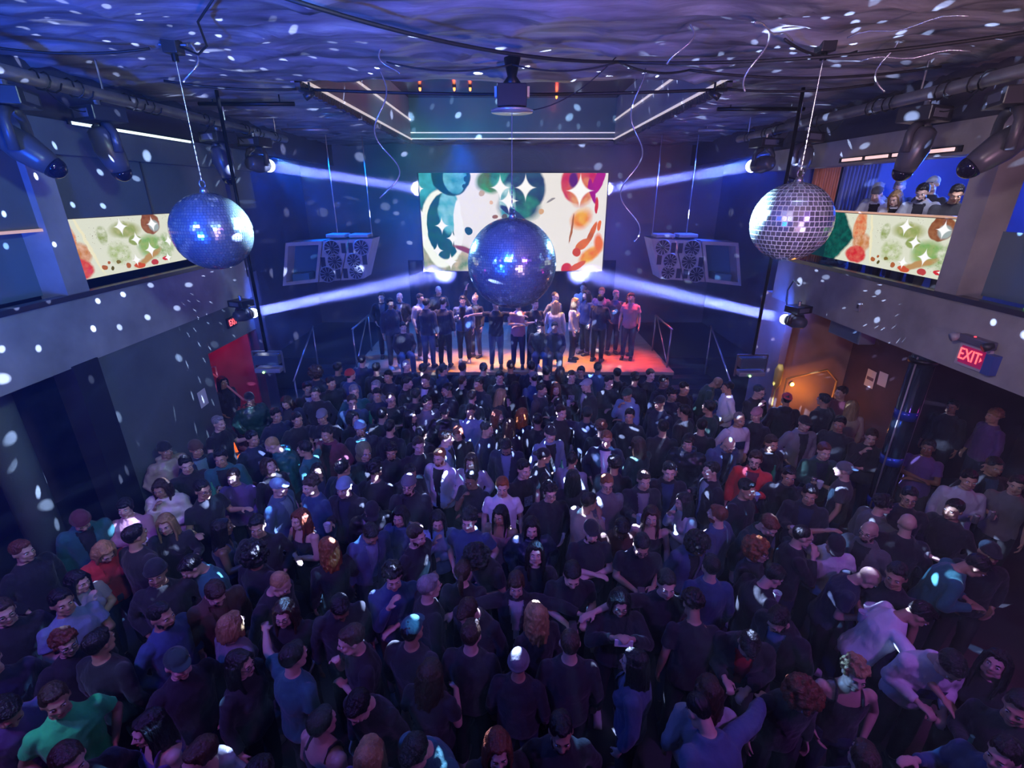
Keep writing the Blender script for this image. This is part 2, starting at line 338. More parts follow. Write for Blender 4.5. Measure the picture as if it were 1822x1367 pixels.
# balcony fronts and slabs
for s, side in ((-1, 'left'), (1, 'right')):
    a = lambda x: s * x
    def bx(m, x0, x1, y0, y1, z0, z1): return m.box((min(s * x0, s * x1), y0, z0), (max(s * x0, s * x1), y1, z1))
    f = MB(); bx(f, FX, FX + 0.25, -3, 9.9, 3.04, 3.82)
    struct(f.build('balcony_front_%s' % side, concrete))
    struct(bx(MB(), FX + 0.25, 10, -3, 9.9, 3.1, 3.45).build('balcony_floor_%s' % side, darkwall))
    struct(bx(MB(), FX - 0.03, FX + 0.1, -3, 9.9, 3.81, 3.87).build('trim_%d' % (10 + (s > 0)), mat('black_ledge', (0.02, 0.02, 0.025), 0.2)))
    struct(bx(MB(), FX, FX + 0.33, 5.8, 6.12, 3.8, 5.45).build('column_%s' % side, concrete))
    struct(bx(MB(), FX - 0.02, FX + 0.35, -3, 10.9, 5.43, 5.80).build('upper_beam_%s' % side, concrete if s > 0 else plaster))
    struct(bx(MB(), FX + 0.1, 10, -3, 10.9, 5.78, 5.9).build('balcony_ceiling_%s' % side, darkwall))
    struct(bx(MB(), FX + 0.15, FX + 0.35, -3, 16.3, 5.8, 6.6).build('upper_wall_%s' % side, darkwall))
    struct(bx(MB(), 6.5, 6.7, 9.9, 16.3, -0.2, 6.5).build('wall_%s_wing' % side, darkwall))
    struct(bx(MB(), 10, 10.2, -3, 11, -0.2, 6).build('wall_%s' % side, darkwall))
    struct(bx(MB(), 6.6 if s < 0 else 5.56, 10, 9.9, 10.1, -0.2 if s < 0 else 3.1, 6).build('wall_%s_end' % side, darkwall if s < 0 else mat('blue_wall', (0.09, 0.12, 0.30), 0.6, var=0.15)))
    struct(bx(MB(), FX, 6.6, 9.86, 9.98, 3.45, 5.45).build('wall_%s_upper_end' % side, darkwall)) if s < 0 else None
# left side: closed upper wall, lower wall, stairwell
struct(MB().box((-5.5, 6.12, 4.72), (-5.38, 10.9, 5.44)).build('wall_left_panel', plaster))
struct(MB().box((-5.5, -3, 4.62), (-5.38, 5.8, 5.44)).build('wall_left_panel_near', plaster))
struct(MB().box((-5.39, 7.7, 4.72), (-5.37, 7.73, 5.44)).build('trim_20', blackp))
struct(MB().box((-5.4, -3, 4.60), (-5.34, 5.8, 4.63)).build('trim_21', mat('amber_edge', (0.6, 0.4, 0.3), 0.4, emit=(1, 0.55, 0.3), estr=0.5)))
struct(MB().box((-5.55, 5.9, -0.01), (-5.33, 8.14, 3.1)).build('wall_left_lower', plaster))
struct(MB().box((-5.5, 8.14, 2.38), (-5.33, 9.85, 3.1)).build('wall_left_over_door', plaster))
struct(MB().box((-5.5, 9.85, -0.01), (-5.33, 10.3, 3.5)).build('wall_left_jamb', darkwall))
struct(MB().box((-5.55, 5.52, -0.01), (-5.28, 5.9, 3.06)).build('column_left_lower', mat('black_paint', (0.004, 0.004, 0.006), 0.7)))
struct(MB().tube([(-6.2, 5.3, 0), (-6.2, 5.3, 3.1)], 0.2, 20).build('column_round_left', plaster, smooth=True))
struct(MB().box((-8.0, -3, -0.01), (-7.9, 7.9, 3.1)).build('wall_left_bar', mat('maroon_wall', (0.10, 0.05, 0.09), 0.7, var=0.3)))
struct(MB().box((-7.1, 8.0, -0.01), (-7.0, 9.9, 3.1)).build('wall_stairwell', redwall))
struct(MB().box((-7.9, 7.9, -0.01), (-5.55, 8.0, 3.1)).build('wall_stairwell_side', darkwall))
struct(MB().box((-7.1, 9.8, -0.01), (-5.5, 9.92, 3.1)).build('wall_stairwell_end', redwall))
# right side
brownw = mat('brown_wall', (0.055, 0.028, 0.045), 0.7, bump=0.1, var=0.25)
struct(MB().box((7.0, 7.9, -0.01), (7.1, 9.6, 3.1)).build('wall_right_notices', brownw))
struct(MB().box((7.1, 7.9, -0.01), (9.2, 8.0, 3.1)).build('wall_right_return', brownw))
struct(MB().box((9.2, -3, -0.01), (9.3, 8.0, 3.1)).build('wall_right_bar', brownw))
struct(MB().box((5.5, 9.6, -0.01), (7.1, 9.7, 3.1)).build('wall_right_stair_end', orangewall))
struct(MB().box((5.36, 9.3, -0.01), (5.5, 10.3, 3.1)).build('wall_right_jamb', orangewall))
struct(MB().box((8.9, -3, 3.4), (9.0, 10, 5.8)).build('wall_right_balcony', mat('blue_wall', (0.09, 0.12, 0.30), 0.6, var=0.15)))
ct = MB(); 
for s0, s1, y0, y1, m_, nm, lb in ((9.72, 9.72, 5.55, 6.02, curtain_m, 'curtain', 'orange pleated curtain hanging on the right balcony'), (9.70, 9.70, 6.06, 6.75, ltcurtain, 'curtain', 'blue lit curtain hanging beside the orange one')):
    n = 60; vs = []; fs = []
    for i in range(n + 1):
        y = lerp(y0, y1, i / n); x = s0 + 0.05 * math.sin(i * 1.1)
        vs += [(y, x, 3.46), (y, x + 0.01, 5.76)]
    for i in range(n): fs.append((2 * i, 2 * i + 1, 2 * i + 3, 2 * i + 2))
    o = MB().raw(vs, fs).build(nm, m_, smooth=True); tag(o, lb, 'curtain')
    sd = o.modifiers.new('s', 'SOLIDIFY'); sd.thickness = 0.01

# ---- procedural picture on the video walls
def screen_mat(name, blobs, stars, base, asp, dist=0.06, seed=0.0, gain=1.0, speck=0.0):
    m = bpy.data.materials.new(name); m.use_nodes = True; nt = m.node_tree; N = nt.nodes; L = nt.links
    b = N['Principled BSDF']; b.inputs['Base Color'].default_value = (0.004, 0.004, 0.004, 1); b.inputs['Roughness'].default_value = 0.9; b.inputs['Specular IOR Level'].default_value = 0.02
    tc = N.new('ShaderNodeTexCoord'); uv = tc.outputs['UV']
    sc0 = N.new('ShaderNodeVectorMath'); sc0.operation = 'MULTIPLY'; sc0.inputs[1].default_value = (asp, 1, 1); L.new(uv, sc0.inputs[0])
    P0 = sc0.outputs[0]
    nz = N.new('ShaderNodeTexNoise'); nz.inputs['Scale'].default_value = 4.5; nz.inputs['Detail'].default_value = 3
    ad = N.new('ShaderNodeVectorMath'); ad.operation = 'ADD'; ad.inputs[1].default_value = (seed, seed, 0); L.new(P0, ad.inputs[0]); L.new(ad.outputs[0], nz.inputs[0])
    sb = N.new('ShaderNodeVectorMath'); sb.operation = 'SUBTRACT'; sb.inputs[1].default_value = (.5, .5, .5); L.new(nz.outputs['Color'], sb.inputs[0])
    ml = N.new('ShaderNodeVectorMath'); ml.operation = 'SCALE'; ml.inputs['Scale'].default_value = dist * 2; L.new(sb.outputs[0], ml.inputs[0])
    a2 = N.new('ShaderNodeVectorMath'); a2.operation = 'ADD'; L.new(P0, a2.inputs[0]); L.new(ml.outputs[0], a2.inputs[1])
    PW = a2.outputs[0]
    fine = N.new('ShaderNodeTexNoise'); fine.inputs['Scale'].default_value = 9; fine.inputs['Detail'].default_value = 6; L.new(ad.outputs[0], fine.inputs[0])
    fmr = N.new('ShaderNodeMapRange'); fmr.inputs[1].default_value = 0.35; fmr.inputs[2].default_value = 0.68; L.new(fine.outputs[0], fmr.inputs[0])
    col = None
    def mixc(fac, c2, mult=None):
        nonlocal col
        mx = N.new('ShaderNodeMix'); mx.data_type = 'RGBA'
        if mult:
            mm = N.new('ShaderNodeMath'); mm.operation = 'MULTIPLY'; L.new(fac, mm.inputs[0]); mm.inputs[1].default_value = mult; fac = mm.outputs[0]
        L.new(fac, mx.inputs[0])
        if col is None: mx.inputs[6].default_value = (*base, 1)
        else: L.new(col, mx.inputs[6])
        if isinstance(c2, tuple): mx.inputs[7].default_value = (*c2, 1)
        else: L.new(c2, mx.inputs[7])
        col = mx.outputs[2]
    def blob(x, y, rx, ry, c, soft=0.15, c2=None, src=None, power=None, rot=0.0):
        mp = N.new('ShaderNodeMapping'); mp.vector_type = 'TEXTURE'
        mp.inputs['Location'].default_value = (x * asp, y, 0); mp.inputs['Scale'].default_value = (rx, ry, 1); mp.inputs['Rotation'].default_value = (0, 0, rot)
        L.new(src or PW, mp.inputs[0])
        sx = N.new('ShaderNodeSeparateXYZ'); L.new(mp.outputs[0], sx.inputs[0])
        def M(op, a, bb=None):
            n = N.new('ShaderNodeMath'); n.operation = op
            for i, q in enumerate((a, bb)):
                if q is None: continue
                if isinstance(q, (int, float)): n.inputs[i].default_value = q
                else: L.new(q, n.inputs[i])
            return n.outputs[0]
        p = power or 2.0
        d = M('ADD', M('POWER', M('ABSOLUTE', sx.outputs[0]), p), M('POWER', M('ABSOLUTE', sx.outputs[1]), p))
        mr = N.new('ShaderNodeMapRange'); mr.inputs[1].default_value = 1 + soft; mr.inputs[2].default_value = 1 - soft; L.new(d, mr.inputs[0])
        if c2:
            cm_ = N.new('ShaderNodeMix'); cm_.data_type = 'RGBA'; cm_.inputs[6].default_value = (*c, 1); cm_.inputs[7].default_value = (*c2, 1)
            L.new(fmr.outputs[0], cm_.inputs[0]); mixc(mr.outputs[0], cm_.outputs[2])
        else: mixc(mr.outputs[0], c)
    for q in blobs: blob(*q[:5], **(q[5] if len(q) > 5 else {}))
    if speck:
        vo = N.new('ShaderNodeTexVoronoi'); vo.inputs['Scale'].default_value = speck; L.new(P0, vo.inputs[0])
        lt = N.new('ShaderNodeMath'); lt.operation = 'LESS_THAN'; lt.inputs[1].default_value = 0.13; L.new(vo.outputs['Distance'], lt.inputs[0])
        nz2 = N.new('ShaderNodeTexNoise'); nz2.inputs['Scale'].default_value = 2.2; L.new(ad.outputs[0], nz2.inputs[0])
        gt = N.new('ShaderNodeMath'); gt.operation = 'GREATER_THAN'; gt.inputs[1].default_value = 0.53; L.new(nz2.outputs[0], gt.inputs[0])
        mu = N.new('ShaderNodeMath'); mu.operation = 'MULTIPLY'; L.new(lt.outputs[0], mu.inputs[0]); L.new(gt.outputs[0], mu.inputs[1])
        mixc(mu.outputs[0], (0.12, 0.03, 0.0) if speck > 15 else (1, 1, 1))
    for (x, y, r) in stars: blob(x, y, r, r * 1.2, (1, 1, 1), soft=0.08, src=P0, power=0.55)
    L.new(col, b.inputs['Emission Color']); b.inputs['Emission Strength'].default_value = gain
    return m
def uvplane(o, corners):
    uvl = o.data.uv_layers.new(name='uv')
    for p in o.data.polygons:
        for li, uvc in zip(p.loop_indices, corners): uvl.data[li].uv = uvc
TEAL, DTEAL, GRN, NAVY = (0.02, 0.30, 0.36), (0.0, 0.07, 0.10), (0.02, 0.22, 0.06), (0.01, 0.03, 0.14)
RED, MAG, ORG, YEL = (0.62, 0.02, 0.03), (0.5, 0.0, 0.12), (0.85, 0.16, 0.01), (0.9, 0.5, 0.05)
main_blobs = [
    (0.02, 0.72, 0.16, 0.42, DTEAL, dict(c2=TEAL, soft=0.3)), (0.0, 0.95, 0.2, 0.2, TEAL, dict(c2=(0.05, 0.5, 0.6), soft=0.4)),
    (0.04, 0.22, 0.16, 0.26, (0.5, 0.55, 0.35), dict(c2=GRN, soft=0.5)), (0.13, 0.12, 0.3, 0.16, (0.6, 0.5, 0.3), dict(c2=GRN, soft=0.5)),
    (0.11, 0.44, 0.235, 0.40, (0.95, 1.0, 0.85), dict(soft=0.06)),
    (0.125, 0.46, 0.19, 0.34, DTEAL, dict(soft=0.05, c2=(0.0, 0.13, 0.09))), (0.15, 0.62, 0.11, 0.22, (0.04, 0.42, 0.5), dict(soft=0.15, c2=(0.3, 0.65, 0.7))),
    (0.20, 0.46, 0.05, 0.28, (0.92, 0.92, 0.9), dict(soft=0.1)),
    (0.255, 0.43, 0.043, 0.043, DTEAL, dict(soft=0.05)),
    (0.17, 0.97, 0.20, 0.20, DTEAL, dict(soft=0.06)), (0.19, 0.97, 0.12, 0.18, TEAL, dict(soft=0.1, c2=(0.2, 0.6, 0.65))),
    (0.25, 0.95, 0.03, 0.03, DTEAL), (0.24, 0.88, 0.02, 0.02, DTEAL),
    (0.38, 0.92, 0.16, 0.12, (0.02, 0.35, 0.08), dict(soft=0.3, c2=(0.1, 0.12, 0.02))), (0.44, 0.95, 0.12, 0.12, (0.05, 0.45, 0.4), dict(soft=0.3, c2=DTEAL)),
    (0.56, 0.86, 0.22, 0.22, NAVY, dict(soft=0.12, c2=(0.02, 0.10, 0.2))), (0.53, 0.66, 0.22, 0.14, (0.02, 0.28, 0.2), dict(soft=0.4, c2=NAVY)),
    (0.47, 0.70, 0.09, 0.2, TEAL, dict(soft=0.3, c2=(0.5, 0.75, 0.8))), (0.50, 0.60, 0.16, 0.04, NAVY, dict(rot=-0.5)),
    (0.33, 0.80, 0.03, 0.03, (0.55, 0.4, 0.25)), (0.38, 0.71, 0.02, 0.02, (0.8, 0.5, 0.3)), (0.40, 0.57, 0.03, 0.02, (0.3, 0.12, 0.05)), (0.45, 0.57, 0.03, 0.03, (0.1, 0.08, 0.05)), (0.65, 0.63, 0.03, 0.03, (0.7, 0.4, 0.2)), (0.70, 0.74, 0.05, 0.012, (0.3, 0.28, 0.3), dict(rot=0.5)),
    (0.85, 0.90, 0.20, 0.19, (0.55, 0.01, 0.12), dict(c2=(0.7, 0.1, 0.1), soft=0.1)), (0.86, 0.82, 0.13, 0.14, (0.8, 0.35, 0.15), dict(c2=RED, soft=0.4)), (0.82, 0.93, 0.05, 0.08, (0.1, 0.01, 0.2), dict(soft=0.4)),
    (0.95, 0.92, 0.05, 0.14, (0.4, 0.0, 0.25), dict(rot=-0.3)), (0.92, 0.82, 0.03, 0.13, (0.35, 0.0, 0.25), dict(rot=0.3)), (0.95, 0.68, 0.02, 0.08, RED),
    (0.87, 0.55, 0.12, 0.09, ORG, dict(c2=YEL, soft=0.6, rot=0.7)), (0.82, 0.45, 0.012, 0.16, (0.4, 0.12, 0.02), dict(rot=-0.15)), (0.93, 0.40, 0.03, 0.13, ORG, dict(rot=-0.4, c2=(0.5, 0.1, 0.0))),
    (0.88, 0.28, 0.09, 0.045, ORG, dict(rot=0.7, c2=(0.6, 0.15, 0.02))), (0.85, 0.20, 0.05, 0.045, (0.6, 0.06, 0.01)), (0.93, 0.18, 0.14, 0.07, YEL, dict(rot=0.6, c2=ORG, soft=0.4)), (0.97, 0.30, 0.05, 0.1, ORG, dict(soft=0.5)),
    (0.80, 0.03, 0.06, 0.06, RED), (0.86, 0.06, 0.1, 0.03, (0.7, 0.1, 0.02), dict(rot=0.5)), (0.24, 0.22, 0.14, 0.03, (0.25, 0.05, 0.08), dict(rot=-0.4, soft=0.4)), (0.97, 0.48, 0.02, 0.05, ORG),
]
main_stars = [(0.565, 0.86, 0.12), (0.475, 0.73, 0.11), (0.43, 0.86, 0.11), (0.855, 0.83, 0.15), (0.11, 0.48, 0.08), (0.165, 0.35, 0.07), (0.0, 0.6, 0.05), (0.01, 0.35, 0.05), (0.08, 0.22, 0.07), (0.15, 0.1, 0.08), (0.0, 0.85, 0.05)]
scrm = screen_mat('video_wall_picture', main_blobs, main_stars, (0.86, 0.83, 0.80), 2.0, seed=3.1, gain=1.0, dist=0.03)
t = empty('video_screen', (0.04, 15.72, 2.71), 'large video wall at the back of the stage showing abstract paint swirls', 'screen')
MB().box((-2.84, -0.1, 0), (2.84, 0.1, 2.87)).build('cabinet', blackp, t)
o = MB().quad([(-2.8, -0.105, 0.02), (2.8, -0.105, 0.02), (2.8, -0.105, 2.86), (-2.8, -0.105, 2.86)]).build('display', scrm, t)
uvplane(o, [(0, 0), (1, 0), (1, 1), (0, 1)])
for x in (-2, 0, 2): MB().box((x - 0.05, 0.1, 0.2), (x + 0.05, 0.48, 2.7)).build('wall_bracket', blackm, t)
o = None
OLV, PALE, RST = (0.28, 0.36, 0.10), (0.72, 0.74, 0.60), (0.42, 0.12, 0.03)
def side_blobs(flip):
    b = [(0.55, 0.75, 0.30, 0.14, OLV, dict(c2=(0.45, 0.45, 0.2), soft=0.5)), (0.45, 0.35, 0.22, 0.2, (0.4, 0.5, 0.2), dict(c2=PALE, soft=0.4)), (0.75, 0.40, 0.28, 0.22, (0.2, 0.42, 0.12), dict(c2=(0.35, 0.45, 0.15), soft=0.5)), (0.62, 0.55, 0.14, 0.10, OLV, dict(soft=0.2)),
         (0.35, 0.7, 0.10, 0.16, OLV, dict(c2=PALE, soft=0.3)), (0.9, 0.35, 0.2, 0.25, (0.25, 0.4, 0.12), dict(c2=PALE, soft=0.4)), (0.70, 0.18, 0.34, 0.06, (0.5, 0.28, 0.1), dict(rot=0.4, soft=0.5)),
         (0.08, 0.75, 0.16, 0.3, (0.7, 0.14, 0.05), dict(c2=(0.75, 0.4, 0.2), soft=0.2)), (0.14, 0.42, 0.22, 0.2, (0.55, 0.2, 0.05), dict(c2=(0.75, 0.45, 0.3), soft=0.3)), (0.10, 0.18, 0.26, 0.17, RED, dict(c2=(0.7, 0.15, 0.1), soft=0.2)),
         (0.22, 0.6, 0.03, 0.6, (0.85, 0.8, 0.55), dict(soft=0.3, rot=0.25)), (0.80, 0.84, 0.22, 0.22, (0.22, 0.06, 0.02), dict(soft=0.08, c2=(0.35, 0.14, 0.06))), (0.83, 0.78, 0.12, 0.12, (0.35, 0.42, 0.42), dict(soft=0.3)),
         (0.30, 0.14, 0.05, 0.05, RST), (0.36, 0.1, 0.035, 0.04, (0.1, 0.08, 0.0)), (0.42, 0.2, 0.04, 0.04, (0.2, 0.15, 0.02)), (0.5, 0.1, 0.05, 0.05, RST), (0.56, 0.18, 0.03, 0.03, RST), (0.6, 0.07, 0.12, 0.05, (0.6, 0.08, 0.02)), (0.75, 0.08, 0.08, 0.06, (0.5, 0.05, 0.05)), (0.88, 0.12, 0.1, 0.04, RED), (0.34, 0.22, 0.03, 0.03, RST), (-0.27, 0.5, 0.72, 0.95, (0.0, 0.04, 0.04), dict(c2=(0.0, 0.12, 0.09), soft=0.05, power=1.0)), (-0.45, 0.5, 0.4, 2.0, (0.0, 0.03, 0.04), dict(soft=0.03, power=4.0))]
    return b
side_stars = [(0.52, 0.82, 0.15), (0.82, 0.82, 0.14), (0.63, 0.56, 0.13), (0.74, 0.33, 0.14), (0.58, 0.18, 0.11), (0.9, 0.12, 0.1), (0.95, 0.45, 0.12)]
sidem = screen_mat('balcony_screen_picture', side_blobs(0), side_stars, PALE, 2.3, seed=8.3, gain=1.0, dist=0.05, speck=26)
for s, side, y0, y1 in ((-1, 'left', 6.15, 9.1), (1, 'right', 6.2, 9.35)):
    X = 5.62
    t = empty('video_screen', (s * X, 7.6, 3.95), 'video panel with green and red paint swirls on the %s balcony rail' % side, 'screen')
    MB().box((-0.03, y0 - 7.6, 0), (0.03, y1 - 7.6, 0.76)).build('cabinet', blackp, t)
    x = -s * 0.034
    if s < 0:
        o = MB().quad([(x, y0 - 7.6, 0.0), (x, y1 - 7.6, 0.0), (x, y1 - 7.6, 0.75), (x, y0 - 7.6, 0.75)]).build('display', sidem, t)
        uvplane(o, [(0, 0), (1.35, 0), (1.35, 1), (0, 1)])
        MB().box((-0.03, y0 - 7.6, 0.76), (0.05, y1 - 7.6, 0.785)).build('edge_light', mat('amber_edge', (0, 0, 0)), t)
    else:
        o = MB().quad([(x, y1 - 7.6, 0.0), (x, y0 - 7.6, 0.0), (x, y0 - 7.6, 0.75), (x, y1 - 7.6, 0.75)]).build('display', sidem, t)
        uvplane(o, [(-0.45, 0), (1.0, 0), (1.0, 1), (-0.45, 1)])
        MB().box((-0.05, y0 - 7.6, 0.76), (0.03, y1 - 7.6, 0.785)).build('edge_light', mat('amber_edge', (0, 0, 0)), t)
# near part of the right balcony: dark glass guard with coloured reflections
struct(MB().box((5.6, -3, 3.87), (5.64, 5.8, 4.6)).build('trim_30', glassm))
struct(MB().box((-5.64, -3, 3.87), (-5.6, 5.8, 4.6)).build('trim_31', glassm))
tag(MB().box((5.585, 4.6, 3.45), (5.6, 5.25, 4.45)).build('video_screen', mat('green_screen', (0, 0, 0), emit=(0.12, 0.42, 0.12), estr=0.8, var=0)), 'small green video panel at the right edge of the balcony', 'screen')

# ---- stage
woodm = mat('stage_boards', (0.42, 0.27, 0.16), 0.4, bump=0.1, bscale=40, var=0.25, vscale=3, stretch=(1, 6, 1))
struct(MB().box((-4.0, 11.3, 0.82), (4.0, 16.3, 0.9)).build('stage_floor', woodm))
struct(MB().box((-4.0, 11.36, 0), (4.0, 16.3, 0.82)).build('stage_front', blackp))
for s in (-1, 1):
    struct(MB().box((min(s * 4.0, s * 6.5), 12.4, 0), (max(s * 4.0, s * 6.5), 16.3, 0.9)).build('stage_wing_%s' % ('left' if s < 0 else 'right'), blackp))
    st = MB()
    for i in range(4):
        st.box((min(s * 4.02, s * 5.2), 12.4 - 0.3 * (i + 1), 0), (max(s * 4.02, s * 5.2), 12.4 - 0.3 * i, 0.72 - 0.18 * i))
    struct(st.build('stage_steps_%s' % ('left' if s < 0 else 'right'), mat('black_step', (0.03, 0.03, 0.035), 0.35)))
    side = 'left' if s < 0 else 'right'
    r = empty('railing', (s * 3.93, 12.3, 0.9), 'steel guard rail on the %s edge of the stage' % side, 'railing')
    MB().tube([(0, -0.65, 0), (0, -0.65, 1.0)], 0.022).build('post', steel, r, True)
    MB().tube([(0, 0.75, 0), (0, 0.75, 1.0)], 0.022).build('post', steel, r, True)
    MB().tube([(0, -0.7, 1.0), (0, 0.8, 1.0)], 0.025).build('top_rail', steel, r, True)
    MB().tube([(0, 0.6, 0.98), (0, -0.6, 0.1)], 0.018).build('brace', steel, r, True)
    r = empty('handrail', (s * 5.1, 11.3, 0), 'sloping steel handrail beside the %s stage steps' % side, 'railing')
    MB().tube([(0, 0.85, 1.85), (0, -0.7, 0.92)], 0.022).build('top_rail', steel, r, True)
    MB().tube([(0, -0.65, 0), (0, -0.65, 0.95)], 0.02).build('post', steel, r, True)
    MB().tube([(0, 0.8, 0.4), (0, 0.8, 1.82)], 0.02).build('post', steel, r, True)
vs = []; fs = []; n = 140
for i in range(n + 1):
    x = lerp(-3.4, 3.4, i / n); y = 16.26 + 0.012 * math.sin(i * 1.3); vs += [(x, y, 0.91), (x, y, 2.98)]
for i in range(n): fs.append((2 * i, 2 * i + 2, 2 * i + 3, 2 * i + 1))
o = MB().raw(vs, fs).build('added_drape', mat('black_velvet', (0.012, 0.016, 0.03), 0.95, spec=0.1), smooth=True)  # drape added to soak up the beam spots on the back wall
sd = o.modifiers.new('s', 'SOLIDIFY'); sd.thickness = 0.008
tag(o, 'low dark pleated drape added below the video wall to dull the beam spots', 'drape')
# haze filling the room
def haze(nm, y0, y1, dens, lb, x=5.25):
    m = bpy.data.materials.new(nm); m.use_nodes = True; N = m.node_tree.nodes; N.clear()
    out = N.new('ShaderNodeOutputMaterial'); v = N.new('ShaderNodeVolumeScatter')
    v.inputs['Density'].default_value = dens; v.inputs['Color'].default_value = (0.55, 0.72, 1.0, 1); v.inputs['Anisotropy'].default_value = 0.2  # scatter colour tinted blue on top of the blue light
    m.node_tree.links.new(v.outputs[0], out.inputs['Volume'])
    o = MB().box((-x, y0, 0.02), (x, y1, 6.25)).build('haze', m)
    tag(o, lb, 'haze', kind='stuff'); o.display_type = 'WIRE'
haze('haze_thin', -2.9, 4.8, 0.005, 'thin stage haze over the near part of the dance floor')
haze('haze_middle', 4.8, 9.0, 0.020, 'stage haze around the mirror balls over the dance floor')
haze('haze_thick', 9.0, 16.1, 0.030, 'thicker blue tinted and blue lit stage haze around the stage', 6.4)
# ================================================================== mirror balls
mirror = mat('mirror_tile', (0.62, 0.70, 0.80), 0.16, 0.9)
grout = mat('ball_grout', (0.55, 0.62, 0.70), 0.5); grout_d = mat('ball_grout_dark', (0.04, 0.06, 0.14), 0.5)
def mirror_ball(k, rows, gap, jit, label, mount_y=None):
    c, r = BALL[k]; t = empty('mirror_ball', (c[0], c[1], c[2]), label, 'disco ball', 'mirror balls hung from the ceiling')
    m = MB(); rnd = random.Random(k)
    for j in range(rows):
        a0 = PI * j / rows; a1 = PI * (j + 1) / rows; am = (a0 + a1) / 2
        n = max(4, round(2 * rows * math.sin(am))); off = rnd.random()
        for i in range(n):
            b0 = 2 * PI * (i + off + gap) / n; b1 = 2 * PI * (i + off + 1 - gap) / n
            u0 = lerp(a0, a1, gap); u1 = lerp(a0, a1, 1 - gap)
            cen = Vector((math.sin(am) * math.cos((b0 + b1) / 2), math.sin(am) * math.sin((b0 + b1) / 2), math.cos(am)))
            jv = Vector([rnd.uniform(-jit, jit) for _ in range(3)])
            vs = []
            for (a, b) in ((u0, b0), (u1, b0), (u1, b1), (u0, b1)):
                p = Vector((math.sin(a) * math.cos(b), math.sin(a) * math.sin(b), math.cos(a)))
                p = p * (1.0 / max(0.5, p.dot(cen)))
                q = p - cen; p = cen + q + cen * (q.dot(jv) * 1.0)
                vs.append(p * r)
            m.quad(vs)
    ob = m.build('mirror_tiles', mirror, t)
    n = 48; bk = MB(); vs = []; fs = []
    for j in range(25):
        for i in range(n):
            a = PI * j / 24; b = 2 * PI * i / n
            vs.append((math.sin(a) * math.cos(b) * (r - .002), math.sin(a) * math.sin(b) * (r - .002), math.cos(a) * (r - .002)))
    for j in range(24):
        for i in range(n): fs.append((j * n + i, (j + 1) * n + i, (j + 1) * n + (i + 1) % n, j * n + (i + 1) % n))
    bk.raw(vs, fs).build('core', grout if k == 'r' else grout_d, t, True)
    MB().tube([(0, 0, r - 0.01), (0, 0, r + 0.05)], [0.05, 0.03], 14).build('cap', steel, t, True)
    ring = [(0.03 * math.cos(2 * PI * i / 14), 0, r + 0.08 + 0.04 * math.sin(2 * PI * i / 14)) for i in range(15)]
    MB().tube(ring, 0.006, 6).build('hook', steel, t, True)
    top = 6.36 - c[2]
    if k == 'c': top = 5.95 - c[2]
    ch = MB(); z = r + 0.11
    while z < min(r + 0.5, top): ch.tube([(0, 0, z), (0, 0, z + 0.03), (0, 0, z + 0.034), (0, 0, z + 0.05)], [0.008, 0.008, 0.003, 0.003], 6); z += 0.05
    ch.tube([(0, 0, z), (0, 0, top)], 0.005, 6).build('chain', silver_m, t)
    return t
mirror_ball('c', 58, 0.05, 0.05, 'largest mirror ball, hanging in the centre in front of the video wall')
mirror_ball('l', 40, 0.06, 0.05, 'mirror ball hanging at the left in front of the balcony')
mirror_ball('r', 25, 0.085, 0.04, 'mirror ball with larger tiles hanging at the right in front of the balcony')
# motor above the centre ball
t = empty('ball_motor', (0, 6.1, 6.38), 'black hoist with a silver round pan above the central mirror ball', 'motor')
MB().tube([(0, 0, 0), (0, 0, -0.2), (0, 0, -0.3)], [0.10, 0.05, 0.13], 16).build('hanger', blackm, t, True)
MB().box((-0.16, -0.13, -0.5), (0.16, 0.13, -0.28)).build('housing', blackp, t, bevel=0.01)
MB().box((-0.19, -0.05, -0.4), (-0.165, 0.05, -0.3)).build('ear', paper, t); MB().box((0.165, -0.05, -0.4), (0.19, 0.05, -0.3)).build('ear', paper, t)
MB().tube([(0, 0, -0.505), (0, 0, -0.52), (0, 0, -0.545)], [0.12, 0.235, 0.23], 28).build('pan', mat('silver_pan', (0.6, 0.62, 0.6), 0.3, 0.7), t, True)
